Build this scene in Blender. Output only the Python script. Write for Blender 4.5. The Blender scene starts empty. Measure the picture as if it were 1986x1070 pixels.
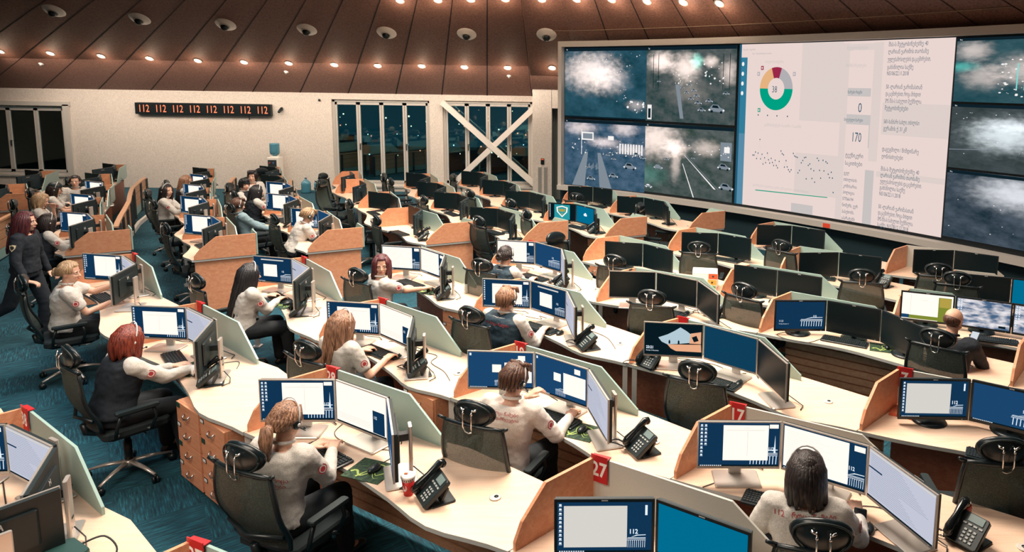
import bpy, bmesh, math, random
from mathutils import Vector, Matrix, noise
random.seed(11)
SC = bpy.context.scene
COL = SC.collection
R = math.radians

# ------------------------------------------------------------------ camera
CAM_H = 3.3043
cd = bpy.data.cameras.new('camera'); cam = bpy.data.objects.new('camera', cd); COL.objects.link(cam)
cd.sensor_fit = 'HORIZONTAL'; cd.sensor_width = 36.0
cd.lens = 1367.76/1986*36
cd.shift_x = (993-1219.08)/1986
cd.shift_y = -(535-343.45)/1986
cd.clip_start = .05; cd.clip_end = 300
PITCH, ROLL = .134505, -.0154988
_f = Vector((0, math.cos(PITCH), -math.sin(PITCH))); _r = Vector((1, 0, 0)); _u = _r.cross(_f)
_R = (math.cos(ROLL)*_r - math.sin(ROLL)*_u); _U = _R.cross(_f)
m = Matrix((( _R.x, _U.x, -_f.x, 0), (_R.y, _U.y, -_f.y, 0), (_R.z, _U.z, -_f.z, CAM_H), (0, 0, 0, 1)))
cam.matrix_world = m
SC.camera = cam

# ------------------------------------------------------------------ colour, world, light
SC.view_settings.view_transform = 'Standard'
SC.view_settings.look = 'None'
SC.view_settings.gamma = 1.0
SC.view_settings.use_curve_mapping = False
SC.view_settings.exposure = 0.12
w = bpy.data.worlds.new('night'); SC.world = w; w.use_nodes = True
w.node_tree.nodes['Background'].inputs[0].default_value = (.012, .05, .065, 1)
w.node_tree.nodes['Background'].inputs[1].default_value = 1.1

def area(name, loc, size, power, col, rot=(0, 0, 0), sy=None, spread=180):
    l = bpy.data.lights.new(name, 'AREA'); l.energy = power; l.color = col; l.size = size
    l.spread = R(spread)
    if sy: l.shape = 'RECTANGLE'; l.size_y = sy
    o = bpy.data.objects.new(name, l); COL.objects.link(o); o.location = loc; o.rotation_euler = rot
    return o
WARM = (1.0, .86, .72)
# added area lamps above the desks, standing in for unseen ceiling lights
area('added_overhead_lamp', (-1.6, 9.0, 7.6), 3.2, 560, WARM, spread=125)
area('added_overhead_lamp', (-4.6, 12.6, 6.6), 2.6, 330, WARM, spread=130)
area('added_overhead_lamp', (0.4, 6.4, 6.4), 2.2, 235, WARM, spread=115)
area('added_overhead_lamp', (-3.6, 1.0, 5.4), 3.0, 210, WARM, (R(14), 0, 0), spread=150)  # added fill from the camera side, brightens the drawer fronts
area('added_overhead_lamp', (-5.2, 6.6, 6.4), 2.2, 70, (.75, .9, 1.0), spread=130)
area('added_overhead_lamp', (4.4, 6.6, 5.8), 1.8, 38, WARM, spread=125)
area('added_overhead_lamp', (-11.0, 13.6, 4.6), 2.2, 110, WARM, spread=150)
# unseen strip lamp added near the lowest downlights to brighten the back wall
area('added_wall_wash', (-9.2, 18.9, 3.55), 15.5, 330, WARM, (R(22), 0, 0), 1.3, 165)

# ------------------------------------------------------------------ materials
MATS = {}
def nodes(name):
    m = bpy.data.materials.new(name); m.use_nodes = True
    nt = m.node_tree; return m, nt, nt.nodes, nt.links
def mat(name, col, rough=.6, metal=0, grain=0, gscale=300, bump=0, bscale=200, alpha=1, trans=0, emit=None, estr=0, coords='Object', spec=None):
    if name in MATS: return MATS[name]
    m, nt, N, L = nodes(name); b = N['Principled BSDF']
    b.inputs['Base Color'].default_value = (*col, 1); b.inputs['Roughness'].default_value = rough
    b.inputs['Metallic'].default_value = metal; b.inputs['Alpha'].default_value = alpha
    if spec is not None: b.inputs['Specular IOR Level'].default_value = spec
    if trans: b.inputs['Transmission Weight'].default_value = trans
    if emit: b.inputs['Emission Color'].default_value = (*emit, 1); b.inputs['Emission Strength'].default_value = estr
    if grain or bump:
        tc = N.new('ShaderNodeTexCoord')
    if grain:
        n = N.new('ShaderNodeTexNoise'); n.inputs['Scale'].default_value = gscale; n.inputs['Detail'].default_value = 3
        L.new(tc.outputs[coords], n.inputs['Vector'])
        r = N.new('ShaderNodeValToRGB'); r.color_ramp.elements[0].position = .3; r.color_ramp.elements[1].position = .7
        r.color_ramp.elements[0].color = tuple(max(0, c*(1-grain)) for c in col)+(1,)
        r.color_ramp.elements[1].color = tuple(min(1, c*(1+grain)) for c in col)+(1,)
        L.new(n.outputs['Fac'], r.inputs['Fac']); L.new(r.outputs['Color'], b.inputs['Base Color'])
    if bump:
        n2 = N.new('ShaderNodeTexNoise'); n2.inputs['Scale'].default_value = bscale
        L.new(tc.outputs[coords], n2.inputs['Vector'])
        bp = N.new('ShaderNodeBump'); bp.inputs['Strength'].default_value = bump; bp.inputs['Distance'].default_value = .01
        L.new(n2.outputs['Fac'], bp.inputs['Height']); L.new(bp.outputs['Normal'], b.inputs['Normal'])
    MATS[name] = m; return m
def emis(name, col, s=1.0):
    if name in MATS: return MATS[name]
    m, nt, N, L = nodes(name); N.remove(N['Principled BSDF'])
    e = N.new('ShaderNodeEmission'); e.inputs[0].default_value = (*col, 1); e.inputs[1].default_value = s
    L.new(e.outputs[0], N['Material Output'].inputs[0]); MATS[name] = m; return m

def woodmat(name, c1, c2, rough=.45, scale=1.0, axis=0):
    m, nt, N, L = nodes(name); b = N['Principled BSDF']; b.inputs['Roughness'].default_value = rough
    tc = N.new('ShaderNodeTexCoord'); mp = N.new('ShaderNodeMapping')
    s = [14, 14, 14]; s[axis] = 1.6; mp.inputs['Scale'].default_value = [v*scale for v in s]
    n = N.new('ShaderNodeTexNoise'); n.inputs['Scale'].default_value = 2.2; n.inputs['Detail'].default_value = 6; n.inputs['Distortion'].default_value = .8
    n2 = N.new('ShaderNodeTexNoise'); n2.inputs['Scale'].default_value = 260; n2.inputs['Detail'].default_value = 2
    r = N.new('ShaderNodeValToRGB'); r.color_ramp.elements[0].position = .3; r.color_ramp.elements[1].position = .72
    r.color_ramp.elements[0].color = (*c1, 1); r.color_ramp.elements[1].color = (*c2, 1)
    mx = N.new('ShaderNodeMix'); mx.data_type = 'RGBA'; mx.blend_type = 'MULTIPLY'; mx.inputs['Factor'].default_value = .35
    r2 = N.new('ShaderNodeValToRGB'); r2.color_ramp.elements[0].position = .38; r2.color_ramp.elements[1].position = .6
    r2.color_ramp.elements[0].color = (.55, .5, .5, 1); r2.color_ramp.elements[1].color = (1, 1, 1, 1)
    L.new(tc.outputs['Object'], mp.inputs['Vector']); L.new(mp.outputs[0], n.inputs['Vector']); L.new(tc.outputs['Object'], n2.inputs['Vector'])
    L.new(n.outputs['Fac'], r.inputs['Fac']); L.new(n2.outputs['Fac'], r2.inputs['Fac'])
    L.new(r.outputs[0], mx.inputs[6]); L.new(r2.outputs[0], mx.inputs[7]); L.new(mx.outputs[2], b.inputs['Base Color'])
    MATS[name] = m; return m

DESK = woodmat('desk_laminate', (.84, .59, .43), (.93, .70, .53), .38)
WOOD = woodmat('orange_beech', (.74, .30, .155), (.86, .42, .235), .42)
WOODD = woodmat('brown_veneer', (.30, .10, .055), (.42, .165, .095), .5)
SLAT = woodmat('slat_wood', (.52, .27, .15), (.66, .38, .23), .5)
EDGE = mat('grey_edge_band', (.50, .52, .50), .4)
GLASSP = mat('frosted_green_panel', (.34, .50, .46), .35, grain=.12, gscale=400)
GLASSG = mat('pale_grey_panel', (.58, .58, .53), .45, grain=.12, gscale=500)
WALL = mat('wall_plaster', (.80, .71, .63), .85, grain=.16, gscale=55, bump=.15, bscale=90)
WHITE = mat('white_paint', (.86, .80, .73), .5)
FRAMEW = mat('pale_grey_trim', (.62, .58, .53), .5, grain=.1, gscale=200)
DARKF = mat('dark_teal_plinth', (.008, .028, .036), .6, grain=.3, gscale=200)
BLACK = mat('black_plastic', (.006, .013, .016), .35)
BLACKS = mat('black_satin', (.008, .018, .021), .5)
DKGREY = mat('charcoal', (.03, .04, .045), .5)
SILVER = mat('brushed_silver', (.62, .58, .54), .32, .6)
CHROME = mat('chrome', (.75, .75, .73), .18, 1)
RED = mat('red_sign', (.55, .015, .02), .45)
WHT = mat('white_print', (.9, .88, .84), .5)
LEATH = mat('black_leather', (.007, .014, .017), .28)
SHOE = mat('black_shoe', (.01, .012, .014), .4)

def meshfab():
    m, nt, N, L = nodes('chair_mesh_fabric'); b = N['Principled BSDF']
    b.inputs['Base Color'].default_value = (.018, .036, .034, 1); b.inputs['Roughness'].default_value = .7; b.inputs['Alpha'].default_value = .74
    tc = N.new('ShaderNodeTexCoord'); n = N.new('ShaderNodeTexNoise'); n.inputs['Scale'].default_value = 260
    r = N.new('ShaderNodeValToRGB'); r.color_ramp.elements[0].position = .4; r.color_ramp.elements[1].position = .65
    r.color_ramp.elements[0].color = (.014, .026, .026, 1); r.color_ramp.elements[1].color = (.085, .11, .085, 1)
    L.new(tc.outputs['Object'], n.inputs['Vector']); L.new(n.outputs['Fac'], r.inputs['Fac']); L.new(r.outputs[0], b.inputs['Base Color'])
    return m
MESHF = meshfab()
SEATF = mat('seat_fabric', (.008, .017, .02), .8, grain=.4, gscale=200)

def carpet():
    m, nt, N, L = nodes('teal_carpet_tiles'); b = N['Principled BSDF']; b.inputs['Roughness'].default_value = .95
    tc = N.new('ShaderNodeTexCoord'); mp = N.new('ShaderNodeMapping'); mp.inputs['Rotation'].default_value = (0, 0, R(-38))
    L.new(tc.outputs['Object'], mp.inputs['Vector'])
    ck = N.new('ShaderNodeTexChecker'); ck.inputs['Scale'].default_value = 1/.55
    L.new(mp.outputs[0], ck.inputs['Vector'])
    outs = []
    for sc in ((5, 60, 1), (60, 5, 1)):
        q = N.new('ShaderNodeMapping'); q.inputs['Scale'].default_value = sc
        n = N.new('ShaderNodeTexNoise'); n.inputs['Scale'].default_value = 1.1; n.inputs['Detail'].default_value = 5; n.inputs['Roughness'].default_value = .7
        L.new(mp.outputs[0], q.inputs['Vector']); L.new(q.outputs[0], n.inputs['Vector']); outs.append(n)
    mx = N.new('ShaderNodeMix'); mx.data_type = 'FLOAT'
    L.new(ck.outputs['Fac'], mx.inputs['Factor']); L.new(outs[0].outputs['Fac'], mx.inputs[2]); L.new(outs[1].outputs['Fac'], mx.inputs[3])
    r = N.new('ShaderNodeValToRGB'); e = r.color_ramp.elements
    e[0].position = .36; e[0].color = (.003, .022, .036, 1); e[1].position = .72; e[1].color = (.022, .19, .25, 1)
    k = r.color_ramp.elements.new(.52); k.color = (.005, .062, .092, 1)
    L.new(mx.outputs[0], r.inputs['Fac']); L.new(r.outputs[0], b.inputs['Base Color'])
    bp = N.new('ShaderNodeBump'); bp.inputs['Strength'].default_value = .3; L.new(mx.outputs[0], bp.inputs['Height']); L.new(bp.outputs[0], b.inputs['Normal'])
    return m
CARPET = carpet()
CEIL = mat('brown_ceiling_panel', (.235, .118, .088), .62, grain=.3, gscale=28)
GROOVE = mat('ceiling_groove', (.02, .014, .014), .9)

# ------------------------------------------------------------------ mesh builder
class MB:
    def __init__(s): s.v = []; s.f = []; s.mi = []; s.T = Matrix.Identity(4); s.sm = []
    def add(s, vs, fs, mi=0, smooth=False):
        k = len(s.v); s.v += [tuple(s.T @ Vector(p)) for p in vs]
        s.f += [tuple(i+k for i in f) for f in fs]; s.mi += [mi]*len(fs); s.sm += [smooth]*len(fs)
    def box(s, c, d, mi=0, M=None, ch=0):
        x, y, z = d[0]/2, d[1]/2, d[2]/2
        if ch:
            q = [(-x+ch, -y), (x-ch, -y), (x, -y+ch), (x, y-ch), (x-ch, y), (-x+ch, y), (-x, y-ch), (-x, -y+ch)]
            vs = [(a*.94, b*.94, -z) for a, b in q]+[(a, b, -z+ch*.5) for a, b in q]+[(a, b, z-ch*.5) for a, b in q]+[(a*.96, b*.96, z) for a, b in q]
            fs = [tuple(range(7, -1, -1)), tuple(range(24, 32))]
            for l in range(3):
                for i in range(8): fs.append((l*8+i, l*8+(i+1) % 8, l*8+8+(i+1) % 8, l*8+8+i))
        else:
            vs = [(-x, -y, -z), (x, -y, -z), (x, y, -z), (-x, y, -z), (-x, -y, z), (x, -y, z), (x, y, z), (-x, y, z)]
            fs = [(0, 3, 2, 1), (4, 5, 6, 7), (0, 1, 5, 4), (1, 2, 6, 5), (2, 3, 7, 6), (3, 0, 4, 7)]
        M = M or Matrix.Identity(4); c = Vector(c)
        s.add([M @ Vector(p)+c for p in vs], fs, mi)
    def prism(s, poly, z0, z1, mi=0, side=None):
        n = len(poly)
        s.add([(p[0], p[1], z0) for p in poly]+[(p[0], p[1], z1) for p in poly], [tuple(range(n-1, -1, -1)), tuple(range(n, 2*n))], mi)
        s.add([(p[0], p[1], z0) for p in poly]+[(p[0], p[1], z1) for p in poly], [(i, (i+1) % n, n+(i+1) % n, n+i) for i in range(n)], mi if side is None else side)
    def slab(s, poly3, nrm, th, mi=0, side=None):   # flat polygon extruded along nrm
        n = len(poly3); q = [Vector(p)+Vector(nrm)*th for p in poly3]; a = [Vector(p) for p in poly3]
        s.add(a+q, [tuple(range(n-1, -1, -1)), tuple(range(n, 2*n))], mi)
        s.add(a+q, [(i, (i+1) % n, n+(i+1) % n, n+i) for i in range(n)], mi if side is None else side)
    def tube(s, pts, r, n=8, mi=0, caps=True, smooth=True, fl=1.0):
        pts = [Vector(p) for p in pts]; k = len(pts); rs = r if isinstance(r, (list, tuple)) else [r]*k
        vs = []; fs = []; up = None
        for i, p in enumerate(pts):
            d = (pts[min(i+1, k-1)]-pts[max(i-1, 0)])
            d = d.normalized() if d.length > 1e-9 else Vector((0, 0, 1))
            if up is None: up = Vector((0, 0, 1)) if abs(d.z) < .9 else Vector((1, 0, 0))
            a = d.cross(up)
            if a.length < 1e-4: a = d.orthogonal()
            a.normalize(); b = a.cross(d); up = b
            for j in range(n):
                t = 2*math.pi*j/n; vs.append(p+a*math.cos(t)*rs[i]+b*math.sin(t)*rs[i]*fl)
        for i in range(k-1):
            for j in range(n): fs.append((i*n+j, i*n+(j+1) % n, (i+1)*n+(j+1) % n, (i+1)*n+j))
        if caps: fs += [tuple(range(n-1, -1, -1)), tuple(range((k-1)*n, k*n))]
        s.add(vs, fs, mi, smooth)
    def capsule(s, a, b, ra, rb, n=14, mi=0):
        a = Vector(a); b = Vector(b); d = (b-a); L_ = d.length; d = d.normalized() if L_ > 1e-6 else Vector((0, 0, 1))
        P = []; Rr = []
        for t in (-90, -60, -30): P.append(a+d*ra*math.sin(R(t))); Rr.append(max(.0008, ra*math.cos(R(t))))
        P.append(a); Rr.append(ra); P.append(b); Rr.append(rb)
        for t in (30, 60, 90): P.append(b+d*rb*math.sin(R(t))); Rr.append(max(.0008, rb*math.cos(R(t))))
        s.tube(P, Rr, n, mi)
    def ell(s, c, r, mi=0, M=None, nu=18, nv=12, fn=None):
        vs = []; fs = []; M = M or Matrix.Identity(3); c = Vector(c)
        for i in range(nv+1):
            th = math.pi*i/nv
            for j in range(nu):
                ph = 2*math.pi*j/nu; p = Vector((r[0]*math.sin(th)*math.cos(ph), r[1]*math.sin(th)*math.sin(ph), r[2]*math.cos(th)))
                if fn: p = fn(p)
                vs.append(M @ p+c)
        for i in range(nv):
            for j in range(nu): fs.append((i*nu+j, (i+1)*nu+j, (i+1)*nu+(j+1) % nu, i*nu+(j+1) % nu))
        s.add(vs, fs, mi, True)
    def loft(s, secs, n=22, mi=0):   # secs: (centre, rx, ry, X axis, Y axis)
        vs = []; fs = []; k = len(secs)
        for c, rx, ry, X, Y in secs:
            for j in range(n):
                t = 2*math.pi*j/n; ct, st = math.cos(t), math.sin(t)
                e = .82
                vs.append(Vector(c)+X*rx*math.copysign(abs(ct)**e, ct)+Y*ry*math.copysign(abs(st)**e, st))
        for i in range(k-1):
            for j in range(n): fs.append((i*n+j, i*n+(j+1) % n, (i+1)*n+(j+1) % n, (i+1)*n+j))
        fs += [tuple(range(n-1, -1, -1)), tuple(range((k-1)*n, k*n))]
        s.add(vs, fs, mi, True)
    def lathe(s, prof, n=20, mi=0, c=(0, 0, 0)):
        vs = []; fs = []; k = len(prof)
        for r_, z in prof:
            for j in range(n): t = 2*math.pi*j/n; vs.append((c[0]+r_*math.cos(t), c[1]+r_*math.sin(t), c[2]+z))
        for i in range(k-1):
            for j in range(n): fs.append((i*n+j, i*n+(j+1) % n, (i+1)*n+(j+1) % n, (i+1)*n+j))
        fs += [tuple(range(n-1, -1, -1)), tuple(range((k-1)*n, k*n))]
        s.add(vs, fs, mi, True)
    def mesh(s, name, mats):
        me = bpy.data.meshes.new(name); me.from_pydata(s.v, [], s.f)
        for m_ in (mats if isinstance(mats, (list, tuple)) else [mats]): me.materials.append(m_)
        me.polygons.foreach_set('material_index', s.mi); me.polygons.foreach_set('use_smooth', s.sm)
        bm = bmesh.new(); bm.from_mesh(me); bmesh.ops.recalc_face_normals(bm, faces=bm.faces) if s.recalc else None; bm.to_mesh(me); bm.free()
        me.update(); return me
    recalc = True
    def build(s, name, mats, parent=None): return link(name, s.mesh(name, mats), parent)

def link(name, me, parent=None, loc=None, rz=None):
    o = bpy.data.objects.new(name, me); COL.objects.link(o)
    if parent: o.parent = parent
    if loc is not None: o.location = loc
    if rz is not None: o.rotation_euler = (0, 0, rz)
    return o
def tag(o, label, cat, group=None):
    o['label'] = label; o['category'] = cat
    if group: o['group'] = group
    return o
def thing(name, label, cat, loc=(0, 0, 0), rz=0, group=None):
    o = bpy.data.objects.new(name, None); COL.objects.link(o); o.empty_display_size = .1
    o.location = loc; o.rotation_euler = (0, 0, rz); return tag(o, label, cat, group)
def struct(o): o['kind'] = 'structure'; return o
def copy_tree(o, parent=None):
    c = o.copy(); COL.objects.link(c)
    if parent: c.parent = parent
    for ch in KIDS.get(o.name, [x for x in o.children]): copy_tree(ch, c)
    return c
KIDS = {}
def remember(o):
    KIDS[o.name] = list(o.children)
    for ch in o.children: remember(ch)

TMP = bpy.data.scenes.new('workbench')      # modelling bench, removed at the end
def DG():
    with bpy.context.temp_override(scene=TMP, view_layer=TMP.view_layers[0]): return bpy.context.evaluated_depsgraph_get()
TXT = {}
def text_geo(s, size=1.0, bold=False, align='LEFT'):
    key = (s, align, bold)
    if key not in TXT:
        c = bpy.data.curves.new('t', 'FONT'); c.body = s; c.size = 1; c.align_x = align; c.resolution_u = 2
        if bold: c.offset = .025
        o = bpy.data.objects.new('t', c); TMP.collection.objects.link(o); dg = DG(); dg.update()
        me = o.evaluated_get(dg).to_mesh()
        TXT[key] = ([tuple(v.co) for v in me.vertices], [tuple(p.vertices) for p in me.polygons])
        o.evaluated_get(dg).to_mesh_clear(); bpy.data.objects.remove(o); bpy.data.curves.remove(c)
    v, f = TXT[key]; return [(a*size, b*size) for a, b, _ in v], f
def put_text(mb, s, x, y, size, fn, mi, bold=False, align='LEFT', shear=0):
    v, f = text_geo(s, size, bold, align)
    if v: mb.add([fn(x+a+shear*b, y+b) for a, b in v], f, mi)
def remesh(mb, name, mats, voxel, smooth=2, disp=0):
    me = mb.mesh(name, mats); o = bpy.data.objects.new('tmp', me); TMP.collection.objects.link(o)
    r_ = o.modifiers.new('r', 'REMESH'); r_.mode = 'VOXEL'; r_.voxel_size = voxel; r_.use_smooth_shade = True
    if smooth:
        q = o.modifiers.new('s', 'SMOOTH'); q.factor = .5; q.iterations = smooth
    dg = DG(); dg.update(); out = bpy.data.meshes.new_from_object(o.evaluated_get(dg)); out.name = name
    bpy.data.objects.remove(o)
    if not out.materials: out.materials.append(mats if not isinstance(mats, (list, tuple)) else mats[0])
    if disp:
        dat = [(v.co.copy(), v.normal.copy()) for v in out.vertices]; co = []
        for p, nn in dat: co += list(p+nn*disp*(noise.noise(Vector((p.x*9, p.y*9, p.z*14)))+.7*noise.noise(Vector((p.x*24, p.y*24, p.z*32)))))
        out.vertices.foreach_set('co', co); out.update()
    for p in out.polygons: p.use_smooth = True
    return out

# ================================================================== THE ROOM
MB.recalc = False
b = MB(); b.add([(-22.2, -5.2, 0), (13, -5.2, 0), (13, 20.5, 0), (-22.2, 20.5, 0)], [(0, 1, 2, 3)]); b.box((-4.6, 7.65, -.1), (35.2, 25.7, .18))
struct(b.build('floor', CARPET))
# back wall with three window openings
WY = 20.5
WINS = [(-19.0, -16.42, .33, 2.36), (-8.64, -5.80, .16, 2.67), (-5.42, -2.82, .19, 2.68)]
b = MB()
xs = [-22.3, -19.0, -16.42, -8.64, -5.80, -5.42, -2.82, -2.6]
for i in range(7):
    x0, x1 = xs[i], xs[i+1]
    if i in (1, 3, 5):
        z0, z1 = WINS[(i-1)//2][2:]
        b.box(((x0+x1)/2, WY+.15, z0/2), (x1-x0, .3, z0)); b.box(((x0+x1)/2, WY+.15, (z1+3.0)/2), (x1-x0, .3, 3.0-z1))
    else: b.box(((x0+x1)/2, WY+.15, 1.5), (x1-x0, .3, 3.0))
struct(b.build('wall_back', WALL))
# pillar wall with a niche
b = MB()
b.box((-2.36, 19.8, 1.53), (.52, 1.4, 3.06)); b.box((-1.95, 20.0, 1.53), (.32, 1.0, 3.06)); b.box((-1.95, 19.3, 2.81), (.32, .4, .5))
struct(b.build('wall_pillar', WALL))
b = MB(); b.box((-1.955, 19.49, 1.28), (.27, .04, 2.54)); b.box((-2.07, 19.44, 1.28), (.03, .06, 2.54)); b.box((-1.85, 19.44, 1.28), (.03, .06, 2.54))
struct(b.build('door_1', mat('grey_door', (.20, .21, .19), .6)))
# wall curve that the ceiling rests on
APEX = Vector((-2.143, 11.0, 8.9))
WC = [(-22.2, -5.0, 7.2), (-22.2, 8.0, 5.2), (-22.2, 15.5, 3.6), (-22.2, 20.5, 2.85), (-20.4, 20.5, 2.85), (-18.66, 20.5, 2.85), (-16.96, 20.5, 2.85), (-15.35, 20.5, 2.85), (-13.84, 20.5, 2.85), (-12.33, 20.5, 2.85), (-10.9, 20.5, 2.85), (-9.53, 20.5, 2.85), (-8.14, 20.5, 2.85), (-6.76, 20.5, 2.85), (-5.43, 20.5, 2.85), (-4.12, 20.5, 2.85), (-2.82, 20.5, 2.85), (-2.64, 19.1, 3.06), (-1.8, 19.05, 3.06), (-1.27, 19.05, 3.06), (-0.1, 18.38, 3.06), (1.07, 17.64, 3.06), (2.29, 16.75, 3.06), (3.39, 15.86, 3.06), (4.32, 15.02, 3.06), (5.2, 14.14, 3.06), (6.01, 13.25, 3.06), (6.73, 12.39, 3.06), (7.45, 11.44, 3.06), (8.11, 10.48, 3.06), (9.3, 8.2, 3.6), (10.0, 4.0, 5.2), (10.6, 0.0, 6.2), (10.6, -5.0, 7.2)]
b = MB()
n = len(WC); vs = [tuple(APEX)]+WC
b.add(vs, [(0, i+1, (i+1) % n+1) for i in range(n)], 0)
vs2 = [(x, y, z+.12) for x, y, z in vs]; b.add(vs2, [(0, (i+1) % n+1, i+1) for i in range(n)], 0)
struct(b.build('ceiling', CEIL))
def seam_dir(p):
    return (APEX-Vector(p))
b = MB()
for i, p in enumerate(WC):
    if i < 3 or i in (17, 18, 19): continue
    a = Vector(p); d = APEX-a
    s_ = Vector((-d.y, d.x, 0)).normalized()*.016; dn = Vector((0, 0, -.006))
    e = a+d*.93
    b.add([a-s_+dn, a+s_+dn, e+s_*.3+dn, e-s_*.3+dn], [(0, 1, 2, 3)])
struct(b.build('trim_1', GROOVE))       # dark joints between the ceiling panels
b = MB()                                # thin pale ring joint that crosses the panels
def surf(i, k, off=0):
    a = Vector(WC[i]); return a+(APEX-a)*k+Vector((0, 0, off))
pts = [surf(i, .245, -.01) for i in range(18, 30)]
b.tube(pts, .008, 5); struct(b.build('trim_2', mat('ring_joint', (.42, .30, .22), .6)))
# side and near walls, outside the photograph
b = MB()
for p, q in (((-22.2, -5), (-22.2, 20.5)), ((-22.2, -5), (10.6, -5))):
    x0, y0 = p; x1, y1 = q; b.box(((x0+x1)/2, (y0+y1)/2-.1*(y0 == y1), 3.7), (max(.2, abs(x1-x0)), max(.2, abs(y1-y0)), 7.4))
struct(b.build('wall_near', WALL))
b = MB()
for (x0, y0, z0), (x1, y1, z1) in zip(WC[18:-1], WC[19:]):
    b.add([(x0, y0, 0), (x1, y1, 0), (x1, y1, z1), (x0, y0, z0)], [(0, 1, 2, 3)])
struct(b.build('wall_right', WALL))

# ---- windows
GLASS = None
def glass():
    m, nt, N, L = nodes('window_glass'); N.remove(N['Principled BSDF'])
    g = N.new('ShaderNodeBsdfGlossy'); g.inputs['Roughness'].default_value = .03; g.inputs['Color'].default_value = (.55, .8, .85, 1)
    t = N.new('ShaderNodeBsdfTransparent'); t.inputs['Color'].default_value = (.45, .75, .8, 1)
    f = N.new('ShaderNodeFresnel'); f.inputs['IOR'].default_value = 2.4
    mx = N.new('ShaderNodeMixShader'); L.new(f.outputs[0], mx.inputs[0]); L.new(t.outputs[0], mx.inputs[1]); L.new(g.outputs[0], mx.inputs[2]); L.new(mx.outputs[0], N['Material Output'].inputs[0])
    return m
GLASS = glass()
for wi, (x0, x1, z0, z1) in enumerate(WINS):
    root = bpy.data.objects.new('window_%d' % (wi+1), None); COL.objects.link(root); root.location = ((x0+x1)/2, WY+.12, z0); struct(root)
    W_, H_ = x1-x0, z1-z0
    f = MB(); t = .07
    for cx, cz, sx, sz in ((-W_/2+t/2, H_/2, t, H_), (W_/2-t/2, H_/2, t, H_), (0, t/2, W_, t), (0, H_-t/2, W_, t)): f.box((cx, 0, cz), (sx, .1, sz))
    f.build('window_frame', FRAMEW, root)
    nl = 4 if wi else 3
    for k in range(nl):
        a = -W_/2+t+(W_-2*t)/nl*k; c_ = a+(W_-2*t)/nl; l = MB(); s = .055
        for cx, cz, sx, sz in ((a+s/2+.006, H_/2, s, H_-2*t-.02), (c_-s/2-.006, H_/2, s, H_-2*t-.02), ((a+c_)/2, t+.045, c_-a-.012, .07), ((a+c_)/2, H_-t-.045, c_-a-.012, .07)): l.box((cx, -.02, cz), (sx, .05, sz))
        lf = l.build('window_sash', FRAMEW, root)
        p = MB(); p.box(((a+c_)/2, -.01, H_/2), (c_-a-.1, .012, H_-2*t-.12)); p.build('window_pane', GLASS, lf)
        if k in (1, 3):
            h = MB(); h.box((a+s/2+.006, -.06, H_*.45), (.022, .03, .16)); h.box((a+s/2+.03, -.075, H_*.49), (.07, .015, .018)); h.build('handle', DKGREY, lf)
    sl = MB(); sl.box((0, -.05, -.02), (W_+.1, .22, .05)); sl.build('window_sill', FRAMEW, root)
# casing at the left window
b = MB(); b.box((-16.32, WY-.03, 1.3), (.18, .06, 2.2)); b.box((-17.6, WY-.03, 2.42), (2.8, .06, .12)); struct(b.build('trim_3', FRAMEW))
# crossed steel braces in front of the third window
for k, (a, c) in enumerate((((-5.40, 2.64), (-2.55, .12)), ((-5.30, .10), (-2.66, 2.60)))):
    b = MB(); d = Vector((c[0]-a[0], 0, c[1]-a[1])); L_ = d.length; ang = math.atan2(d.z, d.x)
    M = Matrix.Rotation(-ang, 3, 'Y'); b.box(((a[0]+c[0])/2, WY-.12+.02*k, (a[1]+c[1])/2), (L_, .12, .155), 0, M)
    o = b.build('trim_%d' % (4+k), WHITE); struct(o)
# night outside
b = MB(); b.box((-8, 60, -6.2), (140, 76, .2)); struct(b.build('ground_outside', mat('night_ground', (.006, .012, .014), .9)))
for k in range(9):
    x = -24+k*4.2; h = random.uniform(2.5, 6); y = 40+7*(k % 3)
    b = MB(); wd = random.uniform(2.6, 5); b.box((x, y, -6.1+h/2), (wd, 5, h)); b.box((x+wd*.2, y, -6.1+h+.3), (wd*.4, 2, .6)); lit = []
    for r_ in range(int(h/1.0)-1):
        for c_ in range(int(wd/.9)):
            if random.random() < .3: b.box((x-wd/2+.5+c_*.9, y-2.52, -5.2+r_*1.0), (.4, .04, .5), 1)
    o = b.build('distant_building', [mat('night_wall', (.012, .022, .026), .9), emis('lit_window', (1.0, .45, .22), .55)])
    tag(o, 'dark distant building with a few lit windows, number %s from the left beyond the glass' % ('one two three four five six seven eight nine'.split()[k]), 'building', 'night buildings outside the windows')
b = MB()
for k in range(150):
    x = random.uniform(-32, 8); y = random.uniform(62, 80); z = random.uniform(-5.6, .6); r_ = random.uniform(.03, .085)
    b.ell((x, y, z), (r_, r_, r_), random.choice((0, 0, 1, 2)), nu=6, nv=4)
o = b.build('city_lights', [emis('lamp_warm', (1, .62, .35), 9), emis('lamp_white', (.85, .95, 1), 9), emis('lamp_red', (1, .2, .1), 6)])
o['kind'] = 'stuff'; tag(o, 'scattered orange and white city lights seen through the night windows', 'lights')

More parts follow.
